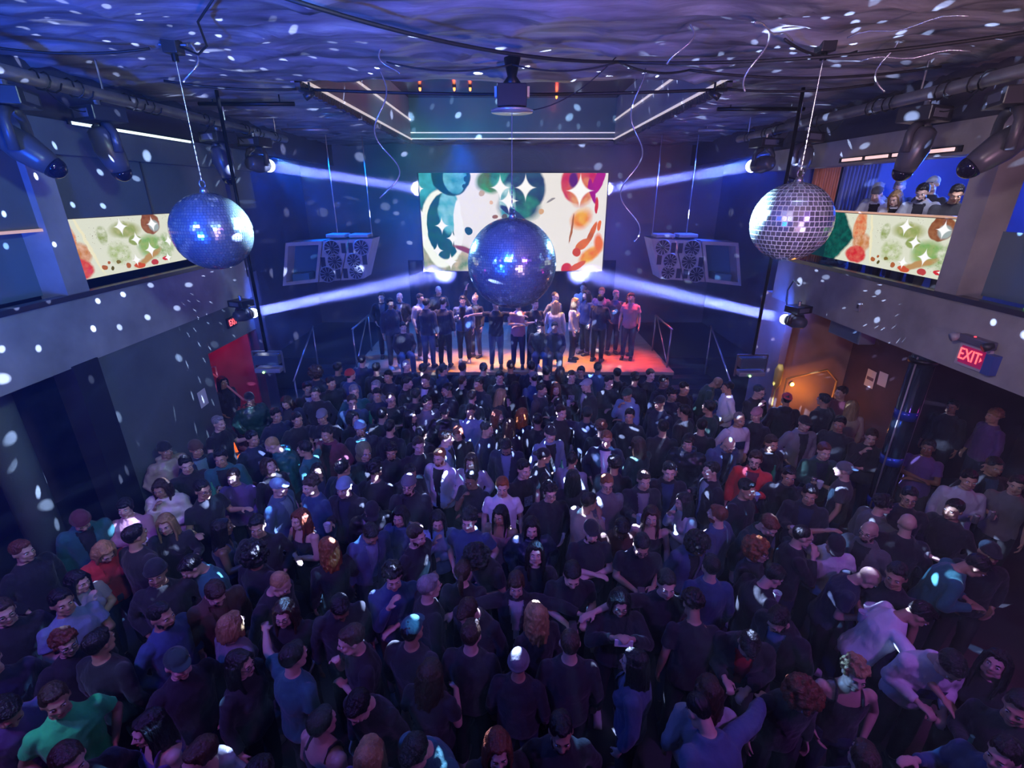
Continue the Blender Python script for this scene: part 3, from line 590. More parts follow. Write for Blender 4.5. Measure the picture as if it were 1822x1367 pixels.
# ================================================================== truss pipes with moving heads
def moving_head(loc, d, label, lit=False, scale=1.0, hang=0.28, group='moving head lamps on the side pipes'):
    d = Vector(d).normalized(); t = empty('moving_head_lamp', loc, label, 'stage light', group)
    s = scale
    side = d.cross(Vector((0, 0, 1)));
    if side.length < 0.2: side = Vector((0.0, 1, 0))
    side.normalize()
    rot = Matrix((side, Vector((0, 0, 1)).cross(side), Vector((0, 0, 1)))).transposed().to_4x4()
    MB().obox(Matrix.Translation((0, 0, 0.0)) @ rot, 0.19 * s, 0.15 * s, 0.065 * s).build('base', blackp, t, bevel=0.012)
    MB().obox(Matrix.Translation((side * -0.02 + Vector((0, 0, 0.0)))) @ rot, 0.12 * s, 0.152 * s, 0.035 * s).build('control_panel', mat('panel_grey', (0.12, 0.12, 0.15), 0.3), t)
    MB().tube([(0, 0, 0.06 * s), (0, 0, 0.14)], 0.03 * s, 8).build('clamp', steel, t)
    cz = -hang * s; cpt = Vector((0, 0, cz))
    y = MB()
    for q in (-1, 1):
        pts = [Vector((0, 0, -0.08 * s)) + side * q * 0.04 * s, Vector((0, 0, -0.11 * s)) + side * q * 0.12 * s, side * q * 0.165 * s + Vector((0, 0, -0.17 * s)), side * q * 0.165 * s + Vector((0, 0, cz - 0.03 * s))]
        y.tube(pts, [0.035 * s, 0.04 * s, 0.035 * s, 0.04 * s], 10)
    y.build('yoke', mat('charcoal_plastic', (0.05, 0.05, 0.06), 0.4), t, True)
    MB().tube([cpt - d * 0.2 * s, cpt - d * 0.17 * s, cpt, cpt + d * 0.14 * s, cpt + d * 0.21 * s], [0.06 * s, 0.10 * s, 0.125 * s, 0.105 * s, 0.085 * s], 20).build('head', mat('head_shell', (0.06, 0.06, 0.075), 0.35), t, True)
    e = cpt + d * 0.205 * s; q = [(math.sin(a), math.cos(a)) for a in [PI / 2 * i / 6 for i in range(7)]]
    if lit:
        n_ = 12; c_ = e + d * 0.03 * s; R_ = 0.095 * s; vs = []; fs = []
        for i in range(n_ + 1):
            for j in range(20):
                a1 = PI * i / n_; a2 = 2 * PI * j / 20; vs.append(c_ + Vector((math.sin(a1) * math.cos(a2), math.sin(a1) * math.sin(a2), math.cos(a1))) * R_)
        for i in range(n_):
            for j in range(20): fs.append((i * 20 + j, (i + 1) * 20 + j, (i + 1) * 20 + (j + 1) % 20, i * 20 + (j + 1) % 20))
        MB().raw(vs, fs).build('lens', lamp_on, t, True)
    else: MB().tube([e + d * 0.10 * s * u_ for u_, r_ in q], [max(0.002, 0.092 * s * r_) for u_, r_ in q], 22).build('lens', lamp_on if lit else lens_m, t, True)
    return t
for s, side in ((-1, 'left'), (1, 'right')):
    t = empty('lighting_pipe', (s * 4.6, 7.8, 6.03), 'heavy steel pipe carrying stage lights under the %s side of the ceiling' % side, 'pipe')
    MB().tube([(0, -10, 0), (0, 3.2, 0)], 0.065, 14).build('pipe', pipe_m, t, True)
    for y in (-4, -1.5, 1, 2.8): MB().tube([(0, y, 0.06), (0, y, 0.36)], 0.012, 6).build('hanger_rod', steel, t)
    for i, y in enumerate((-2.4, -2.0, -1.2, -0.9, 0.3, 1.5, 1.9, 2.6)):
        cab = [(0.07 * math.cos(a) * 1.1, y + 0.02 * a, 0.085 * math.sin(a)) for a in [k * 0.7 for k in range(19)]]
        MB().tube(cab, 0.008, 5).build('cable_wrap', cable_m, t)
    for i, y in enumerate((-2.3, -0.2, 1.2)):
        MB().tube(sag((0.0, y, -0.05), (0.02, y + 0.7, -0.06), 0.16), 0.006, 5).build('loop_cable', cable_m, t)
    dn = lambda x: (s * -x[0], x[1], x[2])
    moving_head((s * 4.6, 5.08, 5.82), dn((0.62, 0.25, -0.62)), 'stage light nearest the camera on the %s pipe, tilted toward the floor' % side, scale=1.15, hang=0.36)
    moving_head((s * 4.6, 6.15, 5.82), dn((0.12, 0.25, -1)), 'second nearest stage light on the %s pipe, pointing down' % side, scale=1.15, hang=0.30)
    moving_head((s * 4.6, 8.5, 5.82), dn((0.1, 0.2, -1)), 'third stage light on the %s pipe, just nearer than the lit one' % side, scale=1.15, hang=0.30)
    k = 'ul' if s < 0 else 'ur'; a, b = LIT[k]; d = (Vector(b) - Vector(a)).normalized()
    moving_head(Vector(a) - d * 0.30 + Vector((0, 0, 0.35)), d, 'brightly lit stage light at the far end of the %s pipe' % side, lit=True, scale=1.15, hang=0.30)
    k = 'll' if s < 0 else 'lr'; a, b = LIT[k]; d = (Vector(b) - Vector(a)).normalized()
    moving_head(Vector(a) - d * 0.27 + Vector((0, 0, 0.22)), d, 'brightly lit stage light low under the far end of the %s balcony' % side, lit=True, scale=0.95, hang=0.24, group='lamps under the balcony ends')
    # fixed poles with a lighting bracket
    px, py = (-4.18, 7.92) if s < 0 else (4.02, 7.74)
    t = empty('drop_pole', (px, py, 2.4), 'thin black pole from the ceiling with a lamp bracket, on the %s' % side, 'pole')
    MB().tube([(0, 0, 0.1), (0, 0, 3.965)], 0.026, 10).build('pole', blackm, t, True)
    fr = MB()
    for x in (-0.25, 0.25): fr.box((x - 0.012, -0.012, -0.28), (x + 0.012, 0.012, 0.1))
    fr.box((-0.25, -0.015, 0.085), (0.25, 0.015, 0.11))
    fr.build('bracket', steel, t)
    MB().box((-0.21, -0.09, -0.12), (0.21, 0.09, 0.05)).build('lamp_body', mat('blue_black', (0.04, 0.06, 0.10), 0.25), t, bevel=0.01)
    MB().box((-0.22, -0.11, -0.26), (0.22, 0.10, -0.18)).build('lamp_bar', mat('bar_grey', (0.16, 0.17, 0.22), 0.35), t, bevel=0.02)
    MB().tube([(-0.05, -0.12, -0.23), (-0.05, -0.14, -0.24)], 0.018, 10).build('indicator', led_green, t)
# short black ceiling pipes
for i, (a, b, lb) in enumerate((((-4.75, 8.42, 6.27), (-3.3, 8.42, 6.27), 'nearer short pipe under the left ceiling'), ((-4.9, 11.6, 6.27), (-3.9, 11.6, 6.27), 'farther short pipe under the left ceiling'),
                                ((3.3, 8.9, 6.27), (4.7, 8.9, 6.27), 'nearer short pipe under the right ceiling'), ((4.0, 11.7, 6.27), (5.2, 11.7, 6.27), 'farther short pipe under the right ceiling'))):
    o = MB().tube([a, b], 0.03, 10); 
    for x in (0.15, 0.85): p = Vector(a).lerp(Vector(b), x); o.tube([p, p + Vector((0, 0, 0.14))], 0.01, 6)
    tag(o.build('ceiling_pipe', blackm if i % 2 == 0 else pipe_m, smooth=True), lb, 'pipe', 'short pipes under the ceiling')
# ceiling cables, looped between hooks
pts = [(-3.9, 5.3), (-1.3, 5.9), (0, 6.0), (1.1, 5.9), (1.95, 6.0), (3.4, 5.2), (5.0, 4.4)]
def cable(a, b, s, lb, m=cable_m, r=0.016, z=6.27, nm='cable'):
    o = MB().tube(sag((a[0], a[1], z), (b[0], b[1], z), s, 14), r, 6).build(nm, m, smooth=True)
    tag(o, lb, 'cable', 'cables strung along the ceiling')
cable((-1.6, 4.1), (1.1, 5.9), 0.10, 'thick black cable crossing the ceiling from the top edge to the first hook')
cable((1.1, 5.9), (4.6, 4.6), 0.10, 'thick black cable running from the hook by the hoist to the upper right')
cable((-1.3, 5.9), (0, 6.0), 0.07, 'thin black cable left of the ball hoist', r=0.009)
cable((0, 6.0), (1.1, 5.9), 0.07, 'thin black cable right of the ball hoist', r=0.009)
cable((1.1, 5.9), (1.95, 6.25), 0.06, 'black cable between the two ceiling hooks right of the hoist', r=0.012)
cable((1.95, 6.25), (4.6, 6.1), 0.09, 'black cable from the right ceiling hook toward the right pipe', r=0.014)
cable((2.4, 5.1), (3.3, 5.5), 0.08, 'short black cable by the right ball mount', r=0.012)
cable((-4.2, 6.8), (-2.8, 7.3), 0.04, 'black cable at the front left corner of the ceiling well', r=0.016)
cable((-2.75, 7.3), (2.8, 7.3), 0.06, 'black cable along the near edge of the ceiling well', r=0.02)
cable((2.8, 7.3), (4.5, 7.0), 0.05, 'black cable at the front right corner of the ceiling well', r=0.016)
cable((-5.0, 5.0), (-3.4, 5.4), 0.08, 'black cable from the left pipe to the left ball mount', r=0.012)
o = MB().tube([(-3.1, 5.38, 6.28), (-2.9, 5.3, 6.2), (-2.7, 5.1, 6.22), (-2.55, 4.75, 6.3), (-2.2, 4.4, 6.36)], 0.01, 6).build('cable', cable_m, smooth=True)
tag(o, 'black cable rising from the left ball mount', 'cable', 'cables strung along the ceiling')
o = MB().tube(sag((1.09, 5.92, 6.33), (0.2, 6.12, 5.86), 0.1, 12), 0.006, 6).build('cable', cable_m, smooth=True)
tag(o, 'thin cable hanging from a ceiling hook to the ball hoist', 'cable', 'cables strung along the ceiling')
# brackets over the side balls
for k, lb in (('l', 'left'), ('r', 'right')):
    c = BALL[k][0]
    t = empty('ball_mount', (c[0], c[1], 6.38), 'black ceiling bracket and motor holding the %s mirror ball' % lb, 'bracket')
    MB().box((-0.07, -0.07, -0.14), (0.07, 0.07, -0.02)).build('motor_box', blackp, t, bevel=0.01)
    MB().tube([(0, 0, 0.03), (0, 0, -0.2)], 0.03, 10).build('stem', blackm, t)
    MB().tube([(-0.13, 0, -0.06), (0.13, 0.02, -0.06)], 0.012, 8).build('cross_bar', steel, t)
for x, lb in ((2.62, 'left'), (-2.62, 'right')):
    t = empty('added_pin_can', (x, 7.25, 6.34), 'small black can added on the ceiling as pin spot for the %s mirror ball' % lb, 'stage light', 'added pin spot cans on the ceiling')  # cans added as bodies for the extra ball spots
    sgn = -1 if x < 0 else 1; dv = Vector((sgn * 0.75, -0.4, -0.5)).normalized()
    MB().tube([(0, 0, 0), (0, 0, -0.12)], 0.015, 8).build('stem', blackm, t); MB().tube([Vector((0, 0, -0.14)) - dv * .06, Vector((0, 0, -0.14)) + dv * .08], [.035, .045], 14).build('can', blackp, t, True)
# curled silver ribbons
def ribbon(x, y, z0, z1, amp, turns, lb, ph=0.0, group='curled silver ribbons'):
    n = 60; pts = [(x + amp * math.sin(ph + turns * 2 * PI * i / n) * (0.4 + i / n), y + amp * math.cos(ph + turns * 2 * PI * i / n) * 0.6, lerp(z0, z1, i / n)) for i in range(n + 1)]
    o = MB().tube(pts, 0.009, 5).build('streamer', silver_m, smooth=True); tag(o, lb, 'streamer', group)
ribbon(-1.55, 6.6, 6.35, 4.95, 0.13, 1.6, 'long curled silver streamer hanging left of the video wall')
ribbon(1.50, 6.6, 6.35, 4.42, 0.12, 2.1, 'long curled silver streamer hanging right of the video wall', 2.0)
for i, (x, y, l, ph, lb) in enumerate(((-3.1, 5.5, 0.35, 0, 'short streamer by the left ball mount'), (1.5, 5.0, 0.3, 1, 'short streamer top right of centre'), (2.3, 5.3, 0.45, 2, 'silver streamer left of the right ball mount'), (3.7, 5.6, 0.4, 3, 'silver streamer right of the right ball cord'), (-1.3, 5.85, 0.2, 4, 'tiny streamer at the hook left of the hoist'))):
    ribbon(x, y, 6.36, 6.36 - l, 0.10, 0.6, lb, ph)
for i, (a, b) in enumerate((((1.95, 4.7), (2.5, 5.15)), ((3.6, 5.9), (4.4, 5.5)), ((2.95, 5.1), (3.5, 4.5)))):
    o = MB().tube([(lerp(a[0], b[0], q / 10), lerp(a[1], b[1], q / 10), 6.28 + 0.02 * math.sin(q)) for q in range(11)], 0.007, 5).build('streamer', silver_m, smooth=True)
    tag(o, ('loose ribbon lying along the ceiling foil left of the right ball cord', 'loose ribbon along the ceiling foil near the right pipe', 'loose ribbon along the top edge right of the right ball cord')[i], 'streamer', 'curled silver ribbons')
# ================================================================== loudspeaker clusters
def S(u, v, y=13.0):
    """plane of the cabinet fronts, in metres (x, z)"""
    X = (u - 911) / 866.0; Y = (683.5 - v) / 866.0; P = math.radians(21.35)
    ry = math.cos(P) + Y * math.sin(P); rz = -math.sin(P) + Y * math.cos(P); q = y / ry
    return q * X, 5 + q * rz
recess = mat('horn_recess', (0.05, 0.13, 0.22), 0.3); cone_m = mat('speaker_cone', (0.015, 0.02, 0.05), 0.4); fin_m = mat('speaker_fin', (0.35, 0.37, 0.45), 0.35, 0.3)
for s, side in ((-1, 'left'), (1, 'right')):
    def Q(u, v): x, z = S(u, v); return (s * x, z)
    t = empty('speaker_cluster', (s * 4.6, 13, 2.7), 'pale hanging loudspeaker cluster with six round drivers, %s of the video wall' % side, 'loudspeaker')
    o0 = Vector((s * 4.6, 13, 2.7))
    def W(p, y=13.0): return Vector((p[0], y, p[1])) - o0
    cabs = [((1159, 425), (1201, 427), (1215, 499), (1175, 496)), ((1203, 427), (1247, 429), (1254, 502), (1217, 499)), ((1249, 429), (1314, 432), (1319, 509), (1256, 502))]
    for ci, q in enumerate(cabs):
        P4 = [Q(*p) for p in q]
        front = [W(P4[0]), W(P4[1]), W(P4[2]), W(P4[3])]
        back = [p + Vector((0, 0.75, 0.0)) for p in front]
        if ci < 2:
            MB().hexa(front, back).build('cabinet', ply, t)
            c0 = (front[0] + front[1]) / 2
            MB().hexa([front[0] + Vector((0, .02, .012)), front[1] + Vector((0, .02, .012)), front[1] + Vector((0, .7, .012)), front[0] + Vector((0, .7, .012))],
                      [front[0] + Vector((0, .02, .002)), front[1] + Vector((0, .02, .002)), front[1] + Vector((0, .7, .002)), front[0] + Vector((0, .7, .002))]).build('top_plate', blackp, t)
        else:
            m = MB(); fr = front; cx = sum(fr, Vector()) / 4
            inn = [p.lerp(cx, 0.17) for p in fr]; deep = [p + Vector((0, 0.45, 0)) for p in inn]
            for i in range(4):
                j = (i + 1) % 4
                m.quad([fr[i], fr[j], inn[j], inn[i]]); m.quad([inn[i], inn[j], deep[j], deep[i]]); m.quad([fr[j], fr[i], back[i], back[j]])
            m.quad([back[0], back[1], back[2], back[3]]); m.build('horn_cabinet', ply, t)
            MB().quad([deep[0], deep[1], deep[2], deep[3]]).build('horn_throat', recess, t)
            b0 = inn[3]; b1 = inn[2]
            MB().hexa([b0.lerp(b1, .2), b0.lerp(b1, .75), b0.lerp(b1, .75) + Vector((0, .4, 0)), b0.lerp(b1, .2) + Vector((0, .4, 0))],
                      [p + Vector((0, 0, .17)) for p in (b0.lerp(b1, .2), b0.lerp(b1, .75), b0.lerp(b1, .75) + Vector((0, .4, 0)), b0.lerp(b1, .2) + Vector((0, .4, 0)))]).build('horn_block', mat('teal_panel', (0.08, 0.2, 0.3), 0.3), t)
    kx = lambda a, b: (1130 + a / 7.59, 360 + b / 7.59)
    for (a, b, r) in ((370, 610, 98), (470, 790, 92), (440, 945, 90), (765, 625, 105), (725, 800, 100), (825, 975, 100)):
        p = Q(*kx(a, b)); e = Q(*kx(a + r, b)); R = abs(e[0] - p[0]); c = W(p, 12.985)
        MB().tube([c + Vector((0, 0.0, 0)), c + Vector((0, 0.01, 0))], R, 28).build('driver_cone', cone_m, t)
        dr = t.children[-1]
        rg = MB()
        rg.tube([c + Vector((R * 1.03 * math.cos(2 * PI * i / 28), -0.012, R * 1.03 * math.sin(2 * PI * i / 28))) for i in range(29)], R * 0.07, 6).build('driver_ring', fin_m, dr, True)
        fn = MB()
        for i in range(11):
            a_ = 2 * PI * i / 11; dv = Vector((math.cos(a_), 0, math.sin(a_))); nv = Vector((-math.sin(a_), 0, math.cos(a_)))
            p0 = c + dv * R * 0.25 + Vector((0, -0.02, 0)); p1 = c + dv * R * 0.95 + Vector((0, -0.03, 0))
            fn.quad([p0 - nv * .004, p0 + nv * .004, p1 + nv * .012, p1 - nv * .012])
        fn.build('driver_fins', fin_m, dr)
    for (a, b) in ((515, 615), (610, 620), (325, 775), (885, 810), (585, 960), (680, 965)):
        p = Q(*kx(a, b)); c = W(p, 12.985)
        MB().box((c.x - 0.06, c.y - 0.004, c.z - 0.125), (c.x + 0.06, c.y + 0.01, c.z + 0.125)).build('port', cone_m, t)
    for xx in (3.7, 4.6):
        MB().tube([W((s * xx, 3.9), 13.4), W((s * xx, 6.35), 13.4)], 0.012, 6).build('hanging_cable', steel, t)
    for ci, (xa, xb) in enumerate(((3.75, 4.25), (4.35, 4.85))):
        a = W((s * xa, 3.95), 13.2); b = W((s * xb, 4.02), 13.7)
        MB().box((min(a.x, b.x), a.y, a.z - .02), (max(a.x, b.x), b.y, b.z)).build('amp_panel', mat('pale_panel', (0.35, 0.34, 0.36), 0.45), t, bevel=0.02)
# ================================================================== signs, papers, small fittings
def text_obj(name, body, size, m, parent, loc, rot, ext=0.004):
    cu = bpy.data.curves.new(name, 'FONT'); cu.body = body; cu.size = size; cu.extrude = ext; cu.align_x = 'CENTER'; cu.align_y = 'CENTER'
    tmp = bpy.data.objects.new('tmp', cu); C.objects.link(tmp)
    dg = bpy.context.evaluated_depsgraph_get(); me = bpy.data.meshes.new_from_object(tmp.evaluated_get(dg))
    bpy.data.objects.remove(tmp); me.materials.clear(); me.materials.append(m)
    o = bpy.data.objects.new(name, me); C.objects.link(o); o.parent = parent; o.location = loc; o.rotation_euler = rot
    return o
letter_m = mat('exit_letters', (1, .2, .2), 0.4, emit=(1.0, 0.10, 0.10), estr=2.0)
t = empty('exit_sign', (5.26, 5.30, 3.26), 'red EXIT sign with emergency light on the right balcony front', 'exit sign')
MB().box((0.0, -0.19, -0.13), (0.04, 0.19, 0.13)).build('housing', mat('sign_body', (0.45, 0.4, 0.42), 0.4), t)
MB().box((-0.006, -0.15, -0.10), (0.0, 0.15, 0.10)).build('face', sign_bg, t)
text_obj('lettering', 'EXIT', 0.19, letter_m, t, (-0.012, 0.02, 0), (PI / 2, 0, -PI / 2)).scale = (0.72, 1.0, 1)
MB().quad([(-0.012, -0.14, 0), (-0.012, -0.115, 0.03), (-0.012, -0.115, -0.03)]).build('arrow', letter_m, t)
MB().box((-0.06, -0.21, 0.14), (0.04, 0.2, 0.23)).build('battery_box', mat('battery_box', (0.10, 0.10, 0.14), 0.3), t, bevel=0.015)
for y in (0.2, -0.22):
    MB().tube([(-0.03, y, 0.2), (-0.11, y + 0.02, 0.17)], [0.04, 0.05], 14).build('emergency_lamp', mat('lamp_grey', (0.3, 0.3, 0.32), 0.4) if y > 0 else blackp, t, True)
MB().tube([(-0.06, -0.02, 0.24), (-0.06, -0.02, 0.25)], 0.012, 8).build('indicator', led_red, t)
MB().box((-0.05, -0.30, -0.12), (0.04, -0.20, 0.1)).build('cable_box', mat('blue_box', (0.05, 0.09, 0.3), 0.3), t)
t = empty('exit_sign', (-5.28, 9.0, 2.74), 'small red EXIT sign above the stairwell under the left balcony', 'exit sign')
MB().box((-0.04, -0.15, -0.09), (0, 0.15, 0.09)).build('housing', blackp, t)
text_obj('lettering', 'EXIT', 0.17, letter_m, t, (0.008, 0, 0), (PI / 2, 0, PI / 2)).scale = (0.75, 1, 1)
t = empty('exit_sign', (5.62, 8.75, 3.02), 'red EXIT sign half hidden under the right balcony beam', 'exit sign')
MB().box((0, -0.19, -0.1), (0.04, 0.19, 0.1)).build('housing', blackp, t)
text_obj('lettering', 'EXIT', 0.2, letter_m, t, (-0.01, 0, -0.01), (PI / 2, 0, -PI / 2)).scale = (0.8, 1, 1)
t = empty('wall_speaker', (5.7, 8.0, 2.86), 'small grey loudspeaker mounted under the right balcony', 'loudspeaker')
MB().box((-0.08, -0.4, -0.15), (0.2, 0.4, 0.15)).build('cabinet', mat('grey_cabinet', (0.16, 0.2, 0.25), 0.4), t, bevel=0.015)
MB().box((-0.095, -0.37, -0.12), (-0.082, 0.37, 0.12)).build('grille', mat('grille', (0.10, 0.14, 0.2), 0.6, bump=0.5, bscale=300), t)
MB().box((0.0, -0.03, 0.15), (0.05, 0.03, 0.3)).build('wall_bracket', blackm, t)
def sheet(loc, w_, h_, nx, lb, tilt=0.0, bars=()):
    t = empty('notice', loc, lb, 'paper', rz=0)
    MB().box((min(0, nx * 0.004), -w_ / 2, -h_ / 2), (max(0, nx * 0.004), w_ / 2, h_ / 2)).build('sheet', paper, t)
    for (z, hh, ww) in bars: MB().box((nx * 0.005 - 0.001, -ww / 2, z - hh / 2), (nx * 0.005 + 0.001, ww / 2, z + hh / 2)).build('print', mat('print_ink', (0.15, 0.1, 0.15), 0.6), t)
    t.rotation_euler = (tilt, 0, 0)
sheet((-5.325, 7.72, 1.72), 0.22, 0.29, 1, 'white notice sheet taped to the left wall beside the stairwell', 0.05)
sheet((6.99, 8.88, 1.64), 0.24, 0.34, -1, 'left paper notice with a dark printed band on the right wall', 0, ((0.0, 0.06, 0.18),))
sheet((6.99, 8.58, 1.74), 0.22, 0.26, -1, 'plain paper notice right of the banded one on the right wall', -0.05)
t = empty('outlet_plate', (5.29, 7.35, 3.4), 'small grey cover plate on the right balcony front', 'plate')
MB().box((-0.012, -0.05, -0.08), (0.012, 0.05, 0.08)).build('plate', mat('plate_grey', (0.2, 0.2, 0.22), 0.5), t, bevel=0.005)
MB().box((-0.016, -0.02, -0.03), (-0.012, 0.02, 0.03)).build('socket', blackp, t)
o = MB().tube([(5.28, 9.0, 3.45), (5.22, 9.1, 3.5), (5.2, 9.2, 3.3), (5.24, 9.25, 3.1), (5.25, 9.2, 3.0)], 0.014, 6).build('cable_loop', cable_m, smooth=True)
tag(o, 'short loop of black cable on the far end of the right balcony front', 'cable')
t = empty('light_tube', (-5.26, 7.7, 5.79), 'long white light tube along the top of the left upper wall', 'tube light')
MB().tube([(0, -1.15, 0), (0, 1.15, 0)], 0.018, 10).build('tube', tube_on, t, True); MB().box((-0.03, -1.2, -0.02), (0.0, 1.2, 0.03)).build('batten', blackm, t)
t = empty('light_tube', (5.26, 7.3, 5.5), 'row of glowing pink strips standing for the lit ledge of the right upper beam', 'tube light')
for y in (-0.9, -0.35, 0.2, 0.75): MB().box((-0.02, y, -0.025), (0.01, y + 0.45, 0.015)).build('tube', mat('lit_ledge_pink', (1, 1, 1), 0.4, emit=(1.0, 0.62, 0.55), estr=0.9), t)  # emission gives the ledge its lit look
MB().box((0.0, -1.0, -0.04), (0.012, 1.3, 0.03)).build('batten', blackm, t)
# polished column on the right
t = empty('column', (5.36, 6.02, 0), 'dark polished column with bright edge strips and painted blue reflections under the right balcony', 'column')
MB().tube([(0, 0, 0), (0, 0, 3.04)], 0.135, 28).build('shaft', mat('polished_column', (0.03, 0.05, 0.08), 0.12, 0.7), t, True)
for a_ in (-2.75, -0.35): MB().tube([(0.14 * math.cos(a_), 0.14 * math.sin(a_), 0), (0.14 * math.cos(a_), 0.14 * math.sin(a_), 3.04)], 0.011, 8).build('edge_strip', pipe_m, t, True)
for z in (0.75, 1.45, 2.15): MB().tube([(0, 0, z), (0, 0, z + 0.13)], 0.1365, 28).build('band', mat('blue_reflection', (0.02, 0.06, 0.40), 0.15, 0.3), t, True)  # blue rings painted in place of blue reflections on the shaft
for z in (0.0, 2.95): MB().tube([(0, 0, z), (0, 0, z + 0.06)], 0.16, 28).build('collar', blackm, t, True)
# stair rails and lit arrows
redrail = mat('red_lit_rail', (0.7, 0.25, 0.25), 0.4)
t = empty('handrail', (-6.2, 9.1, 0), 'handrail in the red stairwell on the left', 'railing')
MB().tube([(0, 0.5, 1.65), (0, 0.0, 1.75), (0.35, -0.15, 1.7), (0.9, -0.25, 1.2)], 0.02, 8).build('top_rail', redrail, t, True)
MB().tube([(0, 0.1, 0), (0, 0.1, 1.73)], 0.018, 8).build('post', redrail, t, True); MB().tube([(0, 0.5, 0), (0, 0.5, 1.65)], 0.018, 8).build('post', redrail, t, True)
t = empty('handrail', (5.55, 9.45, 0), 'yellow lit handrail by the orange lit wall on the right', 'railing')
MB().tube([(0.15, 0, 1.42), (0.95, 0, 1.62), (1.2, 0, 1.38)], 0.02, 8).build('top_rail', mat('yellow_rail', (0.8, 0.5, 0.15), 0.4), t, True)
MB().tube([(0.16, 0, 0), (0.16, 0, 1.42)], 0.02, 8).build('post', MATS['yellow_rail'], t, True); MB().tube([(1.2, 0, 0), (1.2, 0, 1.38)], 0.02, 8).build('post', MATS['yellow_rail'], t, True)
t = empty('wall_lamp', (5.92, 9.59, 1.25), 'small round amber lamp on the orange lit wall', 'lamp')
MB().tube([(0, 0, 0), (0, -0.02, 0)], 0.05, 14).build('lamp_base', steel, t); MB().tube([(0, -0.02, 0), (0, -0.05, 0)], [0.035, 0.02], 14).build('bulb', mat('amber_bulb', (1, 1, 1), emit=(1, 0.6, 0.3), estr=5.0), t, True)
t = empty('paddle', (5.38, 9.22, 1.2), 'yellow paddle shaped board standing on the jamb by the orange lit wall', 'paddle')
pw = mat('yellow_paddle', (0.85, 0.55, 0.08), 0.5)
MB().tube([(0, 0, -1.2), (0, 0, 0.1)], 0.015, 8).build('shaft', pw, t, True); MB().tube([(0, 0, 0.08), (0, 0, 0.2), (0, 0, 0.5), (0, 0, 0.62)], [0.02, 0.075, 0.085, 0.04], 14).build('blade', pw, t, True)
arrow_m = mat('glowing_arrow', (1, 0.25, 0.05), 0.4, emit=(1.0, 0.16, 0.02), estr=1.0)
for i, (x, y, z, r) in enumerate(((-5.62, 8.35, 2.2, 0.13), (-5.62, 8.33, 1.98, 0.11), (-5.62, 8.3, 1.75, 0.12), (-5.1, 8.62, 0.95, 0.10), (-4.72, 9.05, 0.42, 0.17), (-4.78, 8.5, 0.5, 0.17), (-5.4, 8.3, 0.4, 0.15), (-5.15, 8.05, 0.3, 0.17))):
    lbs = ('topmost glowing patch beside the stairwell door frame', 'second glowing patch below the topmost by the stairwell', 'third glowing patch down the stairwell door frame', 'glowing red patch left of the person in the dark green jacket',
           'farthest glowing orange patch right of the person in the dark green jacket', 'large glowing orange patch nearer the crowd right of the stairwell', 'left glowing orange patch below the stairwell', 'lowest glowing orange patch below the stairwell')
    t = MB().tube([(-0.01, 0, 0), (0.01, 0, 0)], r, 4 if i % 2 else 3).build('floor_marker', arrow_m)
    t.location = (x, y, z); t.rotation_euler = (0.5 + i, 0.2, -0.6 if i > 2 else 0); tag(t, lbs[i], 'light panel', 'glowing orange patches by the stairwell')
# dark round lamp bars under the ceiling on the left balcony
t = empty('light_tube', (-6.3, 4.95, 4.25), 'short blue lit tube inside the dark left balcony window', 'tube light')
MB().tube([(0, -0.35, 0), (0, 0.35, 0)], 0.03, 12).build('tube', mat('blue_tube', (0.2, 0.4, 1), emit=(0.05, 0.15, 0.8), estr=0.5), t, True); MB().tube([(0, -0.4, 0), (0, -0.35, 0)], 0.035, 12).build('end_cap', blackm, t)
# ================================================================== people
def ico(sub=2):
    bm = bmesh.new(); bmesh.ops.create_icosphere(bm, subdivisions=sub, radius=1.0)
    vs = [v.co.copy() for v in bm.verts]; fs = [tuple(v.index for v in f.verts) for f in bm.faces]; bm.free(); return vs, fs
ICO = ico(2); ICO3 = ico(3)
class Blob(MB):
    def ell(s, c, r, rot=None, hi=False):
        vs, fs = ICO3 if hi else ICO; c = Vector(c); r = r if isinstance(r, (tuple, list)) else (r, r, r)
        out = []
        for v in vs:
            p = Vector((v.x * r[0], v.y * r[1], v.z * r[2]))
            if rot is not None: p = rot @ p
            out.append(p + c)
        return s.raw(out, fs)
    def limb(s, pts, rs, n=12):
        s.tube(pts, rs, n)
        for p, r in zip(pts, rs): s.ell(p, r * 1.0)
        return s
    def loft(s, secs, n=24):
        """secs: (centre, rx, ry) closed stack"""
        base = len(s.v)
        for c, rx, ry in secs:
            for k in range(n):
                q = 2 * PI * k / n; s.v.append((c[0] + rx * math.cos(q), c[1] + ry * math.sin(q), c[2]))
        for i in range(len(secs) - 1):
            for k in range(n):
                k2 = (k + 1) % n; s.f.append((base + i * n + k, base + i * n + k2, base + (i + 1) * n + k2, base + (i + 1) * n + k)); s.mi.append(0)
        s.f.append(tuple(base + k for k in reversed(range(n)))); s.mi.append(0)
        s.f.append(tuple(base + (len(secs) - 1) * n + k for k in range(n))); s.mi.append(0)
        return s
def remesh(b, voxel, it=3):
    me = bpy.data.meshes.new('tmp'); me.from_pydata([tuple(v) for v in b.v], [], b.f)
    o = bpy.data.objects.new('tmp', me); C.objects.link(o)
    r = o.modifiers.new('r', 'REMESH'); r.mode = 'VOXEL'; r.voxel_size = voxel; r.use_smooth_shade = True
    if it: q = o.modifiers.new('q', 'SMOOTH'); q.iterations = it; q.factor = 0.5
    dg = bpy.context.evaluated_depsgraph_get(); out = bpy.data.meshes.new_from_object(o.evaluated_get(dg))
    bpy.data.objects.remove(o); bpy.data.meshes.remove(me); return out
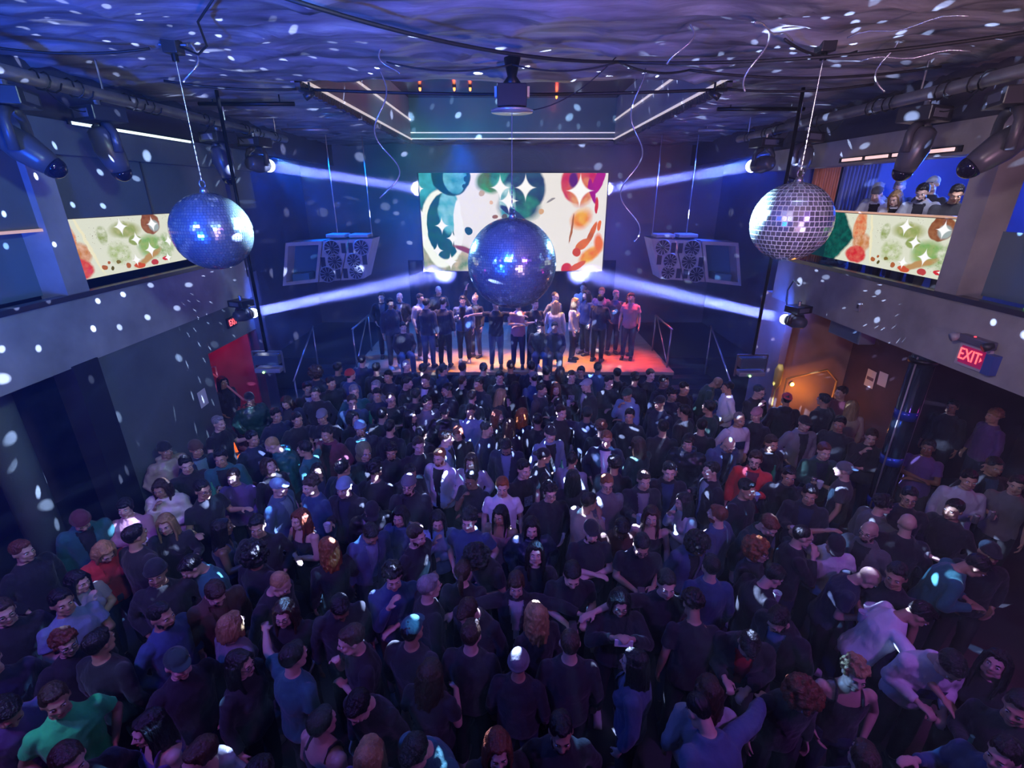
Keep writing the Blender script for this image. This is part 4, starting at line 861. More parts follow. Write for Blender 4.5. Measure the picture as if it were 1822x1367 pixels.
def wrinkle(me, amp, f=9.0, seed=0.0, fz=0.5):
    n = len(me.vertices); co = [0.0] * (n * 3); no = [0.0] * (n * 3); me.vertices.foreach_get('co', co); me.vertices.foreach_get('normal', no)
    for i in range(n):
        x, y, z = co[3 * i:3 * i + 3]
        q = mnoise.noise(Vector((x * f + seed, y * f, z * f * fz))) + 0.5 * mnoise.noise(Vector((x * f * 2.3, y * f * 2.3 + seed, z * f * 1.6)))
        q *= amp
        co[3 * i] += no[3 * i] * q; co[3 * i + 1] += no[3 * i + 1] * q; co[3 * i + 2] += no[3 * i + 2] * q
    me.vertices.foreach_set('co', co); me.update()

ARM = dict(down=((.235, .03, 1.15), (.25, -.05, .91)), pocket=((.28, .07, 1.17), (.19, -.07, 1.0)), hold=((.23, -.01, 1.16), (.13, -.23, 1.24)),
           phone=((.22, -.04, 1.16), (.055, -.25, 1.2)), photo=((.27, -.17, 1.27), (.085, -.33, 1.50)), cross=((.235, -.07, 1.17), (-.03, -.19, 1.2)),
           chin=((.18, -.15, 1.19), (.07, -.17, 1.41)), up=((.29, -.06, 1.66), (.2, -.1, 1.9)), out=((.43, -.06, 1.40), (.63, -.18, 1.40)),
           head=((.40, .0, 1.58), (.14, -.04, 1.74)), talk=((.26, -.03, 1.17), (.29, -.26, 1.26)), rail=((.25, -.20, 1.22), (.10, -.36, 1.16)), sit=((.24, -.02, 1.16), (.15, -.22, 1.0)))
CURL = dict(down=.45, pocket=.5, hold=1.15, phone=.9, photo=.8, cross=.5, chin=1.1, up=.3, out=.4, head=.4, talk=.5, rail=.7, sit=.5)
POSE = dict(d=('down', 'down', 0, 3), k=('pocket', 'pocket', 0, 4), h=('hold', 'down', 1, 4), g=('down', 'hold', 1, 4), p=('phone', 'hold', 4, 20), P=('photo', 'photo', 0, 8),
            x=('cross', 'cross', 0, 0), c=('chin', 'cross', 3, 6), u=('up', 'down', 0, -8), U=('up', 'up', 0, -8), a=('out', 'down', 2, 4), A=('down', 'out', 2, 4), w=('out', 'out', 0, 4),
            t=('talk', 'talk', 2, 4), T=('talk', 'down', 2, 2), b=('down', 'down', 9, 26), B=('hold', 'phone', 16, 30), n=('rail', 'rail', 20, 8), s=('sit', 'sit', 2, 4), m=('head', 'hold', 8, 24), L=('down', 'down', 0, -16), l=('out', 'pocket', 24, 28))
HEADC = Vector((0, -.02, 1.635)); PEL = Vector((0, 0, .95))
def upper(lean): return Matrix.Translation(PEL) @ Matrix.Rotation(math.radians(lean), 4, 'X') @ Matrix.Translation(-PEL)
def headm(pose, female=False):
    a, b, lean, pitch = POSE[pose]
    nk = Vector((0, .01, 1.50))
    return upper(lean) @ Matrix.Translation(nk) @ Matrix.Rotation(math.radians(pitch), 4, 'X') @ Matrix.Translation(HEADC - nk)
def arm_pts(pose, side):
    a = POSE[pose][0 if side < 0 else 1]; E, W = ARM[a]; U = upper(POSE[pose][2])
    if a == 'cross' and side > 0: E, W = (.235, -.06, 1.15), (-.02, -.16, 1.14)
    f = lambda p: U @ Vector((side * p[0], p[1], p[2]))
    return f((.172, .005, 1.395)), f(E), f(W), a
def grip(pose, side):
    S_, E, W, a = arm_pts(pose, side); d = (W - E).normalized(); return W + d * 0.085 + Vector((0, -.012, 0)), d
def torso_secs(d, fem, lo=.90, hi=1.50, big=0.0):
    w = -.012 if fem else 0
    s = [(.86, .155, .105), (.92, .168 - w * .5, .115), (1.0, .158 + w, .108), (1.08, .148 + w * 1.6, .102), (1.18, .158 + w, .108), (1.28, .172 + w, .118), (1.35, .176 + w, .110), (1.40, .158 + w, .094), (1.435, .118, .080), (1.465, .082, .068), (1.49, .064, .062), (1.52, .055, .056)]
    return [((0, .005 if z > 1.2 else 0.0, z), rx + d + (big if z < 1.36 else 0), ry + d + (big if z < 1.36 else 0)) for z, rx, ry in s if lo <= z <= hi]
def build_hand(b, W, d, side, curl, pose):
    up = Vector((0, 0, 1)); n = d.cross(up)
    if n.length < .2: n = Vector((side * 1.0, 0, 0))
    n.normalize(); n2 = n.cross(d).normalized()   # n: across palm, n2: back of hand
    if n2.z < 0: n2 = -n2
    down_like = abs(d.z) > .7
    if down_like: n = Vector((0, -1, 0)); n2 = Vector((side, 0, 0)); n = (n - d * n.dot(d)).normalized()
    rot = Matrix((n, d, n2)).transposed()
    b.ell(W + d * .05, (.038, .052, .017), rot)
    for i, (o, L) in enumerate(((-.027, .068), (-.009, .078), (.009, .073), (.026, .058))):
        p = W + d * .092 + n * o; a = 0.0; pts = [W + d * .06 + n * o * .8, p]
        q = p.copy()
        for k in range(3):
            a += curl * (.75 if k else .5); q = q + (d * math.cos(a) - n2 * math.sin(a)) * (L / 2.7); pts.append(q.copy())
        b.tube(pts, [.011, .0105, .010, .0092, .0075], 8)
        b.ell(pts[-1], .0078)
    sg = 1 if n.x * side < 0 or down_like else -1
    if down_like: sg = 1
    t0 = W + d * .025 + n * sg * .028; t1 = t0 + (n * sg * .6 + d * .7 - n2 * .25).normalized() * .04; t2 = t1 + (d * .9 - n2 * .5 + n * sg * .1).normalized() * .032
    b.tube([t0, t1, t2], [.0135, .0115, .009], 8); b.ell(t2, .009)
def add_eyes(me, M):
    """eyeballs, irises, brows and lips on the finished face, inside the body mesh"""
    b = Blob()
    for s in (-1, 1):
        b.cur = 1; b.ell((s * .031, -.0835, .004), (.0135, .0095, .0085))
        b.cur = 2; b.ell((s * .031, -.0905, .003), (.0062, .004, .0062))
        b.cur = 2; b.tube([(s * .014, -.096, .022), (s * .03, -.096, .028), (s * .046, -.086, .024)], [.003, .0042, .002], 6)
    b.cur = 3; b.ell((0, -.0965, -.055), (.021, .008, .0045)); b.ell((0, -.0955, -.063), (.018, .008, .0048))
    nv = len(me.vertices)
    bm = bmesh.new(); bm.from_mesh(me)
    vv = [bm.verts.new(M @ Vector(v)) for v in b.v]
    for f, mi in zip(b.f, b.mi):
        fc = bm.faces.new([vv[i] for i in f]); fc.material_index = mi; fc.smooth = True
    bm.to_mesh(me); bm.free()
skin_m = mat('skin', (.5, .3, .2), 0.45, objcol=True, bump=0.08, bscale=60)
eye_w = mat('eye_white', (.7, .7, .7), 0.2); eye_d = mat('iris_dark', (.02, .012, .01), 0.3); lip_m = mat('lips', (.30, .08, .07), 0.4)
hair_m = mat('hair', (.1, .06, .03), 0.38, objcol=True, bump=0.9, bscale=55, stretch=(1, 1, .25), var=0.45, vscale=18)
cloth_m = mat('cloth', (.1, .1, .1), 0.85, objcol=True, bump=0.8, bscale=13, var=0.2, vscale=4, sheen=0.15, stretch=(1, 1, .55))
satin_m = mat('shiny_fabric', (.1, .1, .1), 0.32, objcol=True, bump=0.8, bscale=11, var=0.1)
trouser_m = mat('trouser_cloth', (.05, .05, .05), 0.85, objcol=True, bump=0.3, bscale=20, var=0.1)
shoe_m = mat('shoe', (.05, .05, .05), 0.5, objcol=True)
sole_m = mat('shoe_sole', (.55, .55, .55), 0.6)
BODY = {}; TOP = {}; LEG = {}; HAIR = {}
SIT = dict(hip=.09, knee=(.10, -.42, .93), ank=(.10, -.46, .50))
def leg_pts(sit, s):
    if sit: return [Vector((s * .09, 0, .95)), Vector((s * .12, -.40, .99)), Vector((s * .12, -.44, .55))]
    return [Vector((s * .09, 0, .92)), Vector((s * .105, -.015, .50)), Vector((s * .115, .02, .09))]
def body_mesh(pose, fem):
    k = (pose, fem)
    if k in BODY: return BODY[k]
    lean = POSE[pose][2]; U = upper(lean); b = Blob(); t = Blob()
    t.loft(torso_secs(0, fem))
    if fem:
        for s in (-1, 1): t.ell((s * .072, -.085, 1.28), (.062, .055, .06))
    t.v = [tuple(U @ Vector(v)) for v in t.v]; b.raw(t.v, t.f)
    sit = pose == 's'
    for s in (-1, 1):
        p = leg_pts(sit, s); b.limb([p[0], p[0].lerp(p[1], .5), p[1]], [.088, .078, .056]); b.limb([p[1], p[1].lerp(p[2], .35), p[2]], [.055, .056, .038])
        f = p[2] + Vector((0, -.06, -.045)); b.ell(f, (.042, .115, .034)); b.ell(f + Vector((0, -.07, -.008)), (.044, .05, .024))
        S_, E, W, a = arm_pts(pose, s)
        b.ell(S_, (.056, .056, .054)); b.limb([S_, S_.lerp(E, .5), E], [.050, .043, .036]); b.limb([E, E.lerp(W, .35), W], [.037, .037, .025])
        build_hand(b, W, (W - E).normalized(), s, CURL[a], pose)
    H = headm(pose); R = H.to_3x3()
    nb = U @ Vector((0, .012, 1.44)); b.limb([nb, H @ Vector((0, .022, -.06))], [.058, .052] if not fem else [.05, .044])
    h = lambda c, r: b.ell(H @ Vector(c), r, R, True)
    h((0, .012, .022), (.075, .095, .090)); h((0, -.022, -.035), (.060, .068, .078)); h((0, -.072, -.094), (.027, .022, .020)); h((0, -.078, .020), (.052, .020, .014))
    for s in (-1, 1):
        h((s * .036, -.066, -.028), (.026, .022, .024)); h((s * .077, .010, -.008), (.010, .020, .031)); h((s * .043, -.035, -.075), (.024, .040, .026)); h((s * .013, -.098, -.026), (.011, .012, .009))
    b.limb([H @ Vector((0, -.088, .012)), H @ Vector((0, -.112, -.022))], [.010, .0135], 8); h((0, -.089, -.058), (.027, .014, .015))
    me = remesh(b, .0105, 2)
    for x in (skin_m, eye_w, eye_d, lip_m): me.materials.append(x)
    add_eyes(me, H); me.name = 'body'; BODY[k] = me; return me
def top_mesh(pose, fem, kind):
    """kinds: tee, long, tank, shirt (under layer), jacket (open), hoodie, puffer"""
    k = (pose, fem, kind)
    if k in TOP: return TOP[k]
    lean = POSE[pose][2]; U = upper(lean); b = Blob(); t = Blob()
    d = dict(tee=.014, long=.018, tank=.010, shirt=.010, jacket=.030, hoodie=.028, puffer=.05)[kind]
    hi = 1.492 if kind not in ('tank',) else 1.37
    t.loft(torso_secs(d, fem, .86 if kind != 'tank' else .92, hi, .010 if kind in ('tee', 'long', 'hoodie', 'puffer') else 0))
    if fem:
        for s in (-1, 1): t.ell((s * .072, -.087, 1.28), (.062 + d, .052 + d, .06 + d))
    if kind == 'tank':
        for s in (-1, 1): t.tube([(s * .10, -.10, 1.36), (s * .095, -.055, 1.45), (s * .09, .02, 1.475), (s * .10, .09, 1.40)], .014, 8)
    if kind in ('hoodie', 'puffer'): t.ell((0, .085, 1.475), (.115, .065, .055)); t.ell((0, -.07, 1.46), (.07, .03, .03))
    if kind in ('jacket',):
        t.tube([(.075 * math.sin(q * .5), .012 + .07 * math.cos(q * .5), 1.485) for q in range(-5, 6)], .018, 8)
    t.v = [tuple(U @ Vector(v)) for v in t.v]; b.raw(t.v, t.f)
    if kind != 'tank':
        for s in (-1, 1):
            S_, E, W, a = arm_pts(pose, s)
            b.ell(S_, (.056 + d * .8, .056 + d * .8, .052 + d * .8))
            if kind in ('tee', 'shirt'):
                q = S_.lerp(E, .62 if kind == 'tee' else .3); b.tube([S_, q], [.051 + d * .8, .050 + d], 14)
            else:
                r1 = .054 + d * .8; b.limb([S_, S_.lerp(E, .5), E], [r1, .047 + d * .8, .042 + d * .75]); b.tube([E, E.lerp(W, .4), E.lerp(W, .93)], [.042 + d * .75, .041 + d * .7, .030 + d * .6], 14)
    me = remesh(b, .0125, 3); wrinkle(me, .0095 if kind not in ('puffer', 'shirt') else (.018 if kind == 'puffer' else .002), 11 if kind != 'puffer' else 8, len(TOP) * 3.1, .6 if kind != 'puffer' else 1.8)
    if kind == 'jacket':
        Ui = U.inverted(); bm = bmesh.new(); bm.from_mesh(me); dele = []
        for f in bm.faces:
            c = Ui @ f.calc_center_median()
            if c.y < -.04 and abs(c.x) < .035 + .055 * max(0, (c.z - 1.1)) * 2.2 and c.z < 1.47 and c.y > -.22: dele.append(f)
        bmesh.ops.delete(bm, geom=dele, context='FACES'); bm.to_mesh(me); bm.free()
    me.materials.append({'puffer': satin_m}.get(kind, cloth_m)); me.name = kind; TOP[k] = me; return me
def leg_mesh(sit):
    if sit in LEG: return LEG[sit]
    b = Blob(); b.loft(torso_secs(.012, False, .86, 1.0)) if not sit else b.loft([((0, 0, .84), .14, .11), ((0, 0, .92), .18, .13), ((0, 0, 1.02), .165, .12)])
    for s in (-1, 1):
        p = leg_pts(sit, s); b.limb([p[0], p[0].lerp(p[1], .5), p[1]], [.102, .092, .070]); b.tube([p[1], p[1].lerp(p[2], .4), p[2].lerp(p[1], .04)], [.069, .068, .056], 14)
    me = remesh(b, .014, 2); wrinkle(me, .006, 10, 4.0); me.materials.append(trouser_m); me.name = 'trousers'; LEG[sit] = me; return me
def shoe_mesh():
    if 'shoe' in LEG: return LEG['shoe']
    b = Blob(); b.ell((0, -.06, -.045), (.048, .13, .042)); b.ell((0, .02, -.02), (.046, .055, .06)); b.ell((0, -.13, -.052), (.05, .06, .03)); b.box((-.046, -.185, -.088), (.046, .07, -.066))
    me = remesh(b, .01, 2); me.materials.append(shoe_m); me.name = 'shoe'; LEG['shoe'] = me; return me
def hair_mesh(st):
    if st in HAIR: return HAIR[st]
    b = Blob(); rnd = random.Random(st); R = Matrix.Rotation
    cap = lambda d=0.0, dy=.014, dz=.018: b.ell((0, .012 + dy, .022 + dz), (.079 + d, .094 + d, .085 + d), None, True)
    it = 1; vx = .008; wa = .005; m = hair_m
    if st == 's':
        cap(.004); b.ell((0, -.035, .085), (.062, .045, .03)); b.ell((0, .06, .02), (.07, .052, .075)); [b.ell((s * .068, .02, .035), (.016, .045, .045)) for s in (-1, 1)]
    elif st == 'q': cap(-.001, .012, .014); b.ell((0, .055, .01), (.066, .05, .07)); wa = .002
    elif st == 'e':   # slicked, longer on top
        cap(.003); b.ell((0, -.03, .10), (.052, .065, .03)); b.ell((0, .06, .02), (.068, .05, .072)); wa = .006
    elif st == 'c':   # curly
        cap(.006)
        for i in range(70):
            a = rnd.uniform(0, 2 * PI); z = rnd.uniform(-.35, 1); r = math.sqrt(1 - z * z); p = Vector((r * math.cos(a) * .088, r * math.sin(a) * .105 + .02, z * .098 + .035))
            if p.y < -.05 and p.z < .07: continue
            b.ell(p, rnd.uniform(.014, .022))
    elif st == 'f':   # big curls
        cap(.02)
        for i in range(150):
            a = rnd.uniform(0, 2 * PI); z = rnd.uniform(-1.0, 1); r = math.sqrt(1 - z * z); p = Vector((r * math.cos(a) * .125, r * math.sin(a) * .13 + .03, z * .13 + .02))
            if p.y < -.045 and p.z < .065: continue
            b.ell(p, rnd.uniform(.018, .032))
    elif st in 'lwvp':
        cap(.006); b.ell((0, -.04, .088), (.06, .042, .022))
        if st in 'lwv':
            n = 34 if st != 'v' else 22
            for i in range(n):
                a = lerp(-.35, PI + .35, i / (n - 1)); ln = rnd.uniform(.30, .40) if st != 'v' else rnd.uniform(.13, .17)
                x = math.cos(a) * .078; y = .02 + math.sin(a) * .082
                am = .012 if st == 'w' else .003; ph = rnd.uniform(0, 6)
                pts = []
                for kk in range(8):
                    t_ = kk / 7; sp = 1 + .30 * math.sin(t_ * PI * .6)
                    pts.append((x * sp + am * math.sin(ph + t_ * 14), y * (1 + .15 * t_) + am * math.cos(ph + t_ * 12) + .01 * t_, .05 - ln * t_))
                b.tube(pts, [.020, .022, .022, .020, .018, .016, .012, .006], 7)
            for s in (-1, 1):
                for y0 in (-.045, -.025):
                    pts = [(s * .045, y0, .095), (s * .075, y0 - .004, .04), (s * .082, y0 + .0, -.04), (s * .085 + (.01 if st == 'w' else 0), y0, -.12)] + ([(s * .08, y0 - .02, -.22), (s * .072, y0 - .03, -.29)] if st != 'v' else [])
                    b.tube(pts, [.014, .015, .016, .015] + ([.014, .006] if st != 'v' else []), 7)
        if st == 'p':
            b.ell((0, .05, .0), (.066, .055, .075)); b.tube([(0, .11, .04), (0, .15, .02), (0, .155, -.06), (0, .14, -.16), (0, .13, -.22)], [.018, .028, .03, .022, .006], 10)
    elif st == 'g':   # fringe
        cap(.006); b.ell((0, -.062, .058), (.058, .03, .034)); b.ell((0, .06, .0), (.072, .052, .085)); [b.ell((s * .072, .0, .02), (.018, .05, .06)) for s in (-1, 1)]
    elif st == 'u':
        cap(.002); b.ell((0, .06, .02), (.066, .048, .072)); b.ell((0, .03, .135), (.036, .036, .032))
    elif st in 'CR':   # cap, worn forward / backward
        b.ell((0, .012, .045), (.083, .102, .078), None, True); b.box((-.082, -.09, -.06), (.082, .11, -.03)) if 0 else None; it = 2; wa = 0
        sgn = -1 if st == 'C' else 1; y0 = .012
        br = []
        for i in range(13):
            a = PI * i / 12; br.append((.072 * math.cos(a), y0 + sgn * (.07 + .085 * math.sin(a)), .052 - .012 * math.sin(a)))
        inner = [(.07 * math.cos(PI * i / 12), y0 + sgn * .06, .058) for i in range(13)]
        nb = len(b.v); b.v += br + inner + [(x, y, z - .008) for x, y, z in br + inner]
        for i in range(12):
            for q in ((i, i + 1, 14 + i, 13 + i), (26 + i + 1, 26 + i, 39 + i, 39 + i + 1), (i, 26 + i, 27 + i, i + 1), (13 + i, 14 + i, 40 + i, 39 + i)): b.f.append(tuple(nb + z for z in q)); b.mi.append(0)
        for q in ((0, 13, 39, 26), (12, 38, 51, 25)): b.f.append(tuple(nb + z for z in q)); b.mi.append(0)
        b.ell((0, .012, .124), (.008, .008, .005)); vx = .006; m = cloth_m
    elif st == 'B':
        b.ell((0, .018, .048), (.086, .104, .088), None, True); b.tube([(.085 * math.cos(2 * PI * i / 20), .016 + .102 * math.sin(2 * PI * i / 20), .03 + .012 * math.cos(2 * PI * i / 20 + PI / 2)) for i in range(21)], .013, 8); m = cloth_m; wa = .002
    elif st == 'H':
        b.ell((0, .04, .02), (.105, .115, .125), None, True); b.ell((0, .07, -.10), (.11, .09, .09)); m = cloth_m; wa = .006
    elif st == 'E':   # beard
        b.ell((0, -.066, -.088), (.040, .030, .032)); [b.ell((s * .05, -.03, -.066), (.018, .042, .034)) for s in (-1, 1)]; b.ell((0, -.1, -.043), (.024, .008, .006)); wa = .004; it = 1
    elif st == 'G':
        for s in (-1, 1):
            b.tube([(s * .033 + .021 * math.cos(2 * PI * i / 12), -.108, .004 + .017 * math.sin(2 * PI * i / 12)) for i in range(13)], .0024, 5); b.tube([(s * .054, -.106, .008), (s * .078, .0, .006)], .0022, 5)
        b.tube([(-.012, -.110, .006), (.012, -.110, .006)], .0024, 5)
        me = bpy.data.meshes.new('glasses'); me.from_pydata(b.v, [], b.f); me.materials.append(blackp); HAIR[st] = me; return me
    me = remesh(b, vx, it)
    if wa: wrinkle(me, wa, 34, 1.0, .3 if st not in 'cf' else 1)
    me.materials.append(m); HAIR[st] = me; return me
COL = dict(K=((.014, .014, .018), 'black'), N=((.014, .02, .05), 'navy'), W=((.72, .72, .74), 'white'), G=((.16, .16, .18), 'grey'), A=((.05, .05, .06), 'charcoal'), g=((.04, .75, .22), 'bright green'), D=((.015, .06, .04), 'dark green'), R=((.55, .03, .03), 'red'),
           B=((.06, .10, .19), 'blue denim'), b=((.03, .07, .17), 'blue'), T=((.38, .33, .22), 'tan'), O=((.14, .15, .06), 'olive'), P=((.45, .22, .28), 'pink'), t=((.02, .13, .14), 'teal'), L=((.20, .30, .44), 'light blue'), M=((.12, .02, .04), 'maroon'), C=((.60, .55, .46), 'cream'), V=((.12, .06, .22), 'purple'), F=((.09, .09, .09), 'plaid'), n=((.10, .05, .03), 'brown'), S=((.36, .38, .42), 'pale grey'))
HC = dict(k=((.008, .007, .007), 'black'), n=((.045, .022, .012), 'brown'), a=((.14, .035, .015), 'auburn'), y=((.38, .24, .10), 'blonde'), g=((.28, .27, .27), 'grey'), r=((.26, .08, .02), 'ginger'))
SK = {'1': (.55, .36, .28), '2': (.42, .25, .16), '3': (.20, .105, .06), '4': (.09, .045, .028)}
TOPN = dict(T=('t-shirt', 'tee', 't_shirt'), L=('long-sleeved top', 'long', 'sweater'), J=('open jacket', 'jacket', 'jacket'), H=('hoodie', 'hoodie', 'hoodie'), K=('tank top', 'tank', 'tank_top'), p=('puffer jacket', 'puffer', 'puffer_jacket'))
HN = dict(s='short {} hair', q='cropped {} hair', e='slicked {} hair', c='curly {} hair', f='big curly {} hair', l='long {} hair', w='long wavy {} hair', v='{} bob hair', p='{} ponytail', g='{} fringe', u='{} hair in a bun', o='bald head', C='cap', R='backward cap', B='beanie', H='raised hood')
PPH = dict(d='arms down', k='hands in pockets', h='holding a drink', g='holding a drink', p='looking at a phone', P='taking a photo', x='arms folded', c='hand at mouth', u='arm raised', U='both arms raised', a='arm around a neighbour', A='arm around a neighbour', w='arms spread out', t='gesturing', T='one hand out', b='head bowed', B='bent forward', n='leaning on the rail', s='sitting', m='hand on head', L='looking up', l='bent far forward')
PEOPLE = []
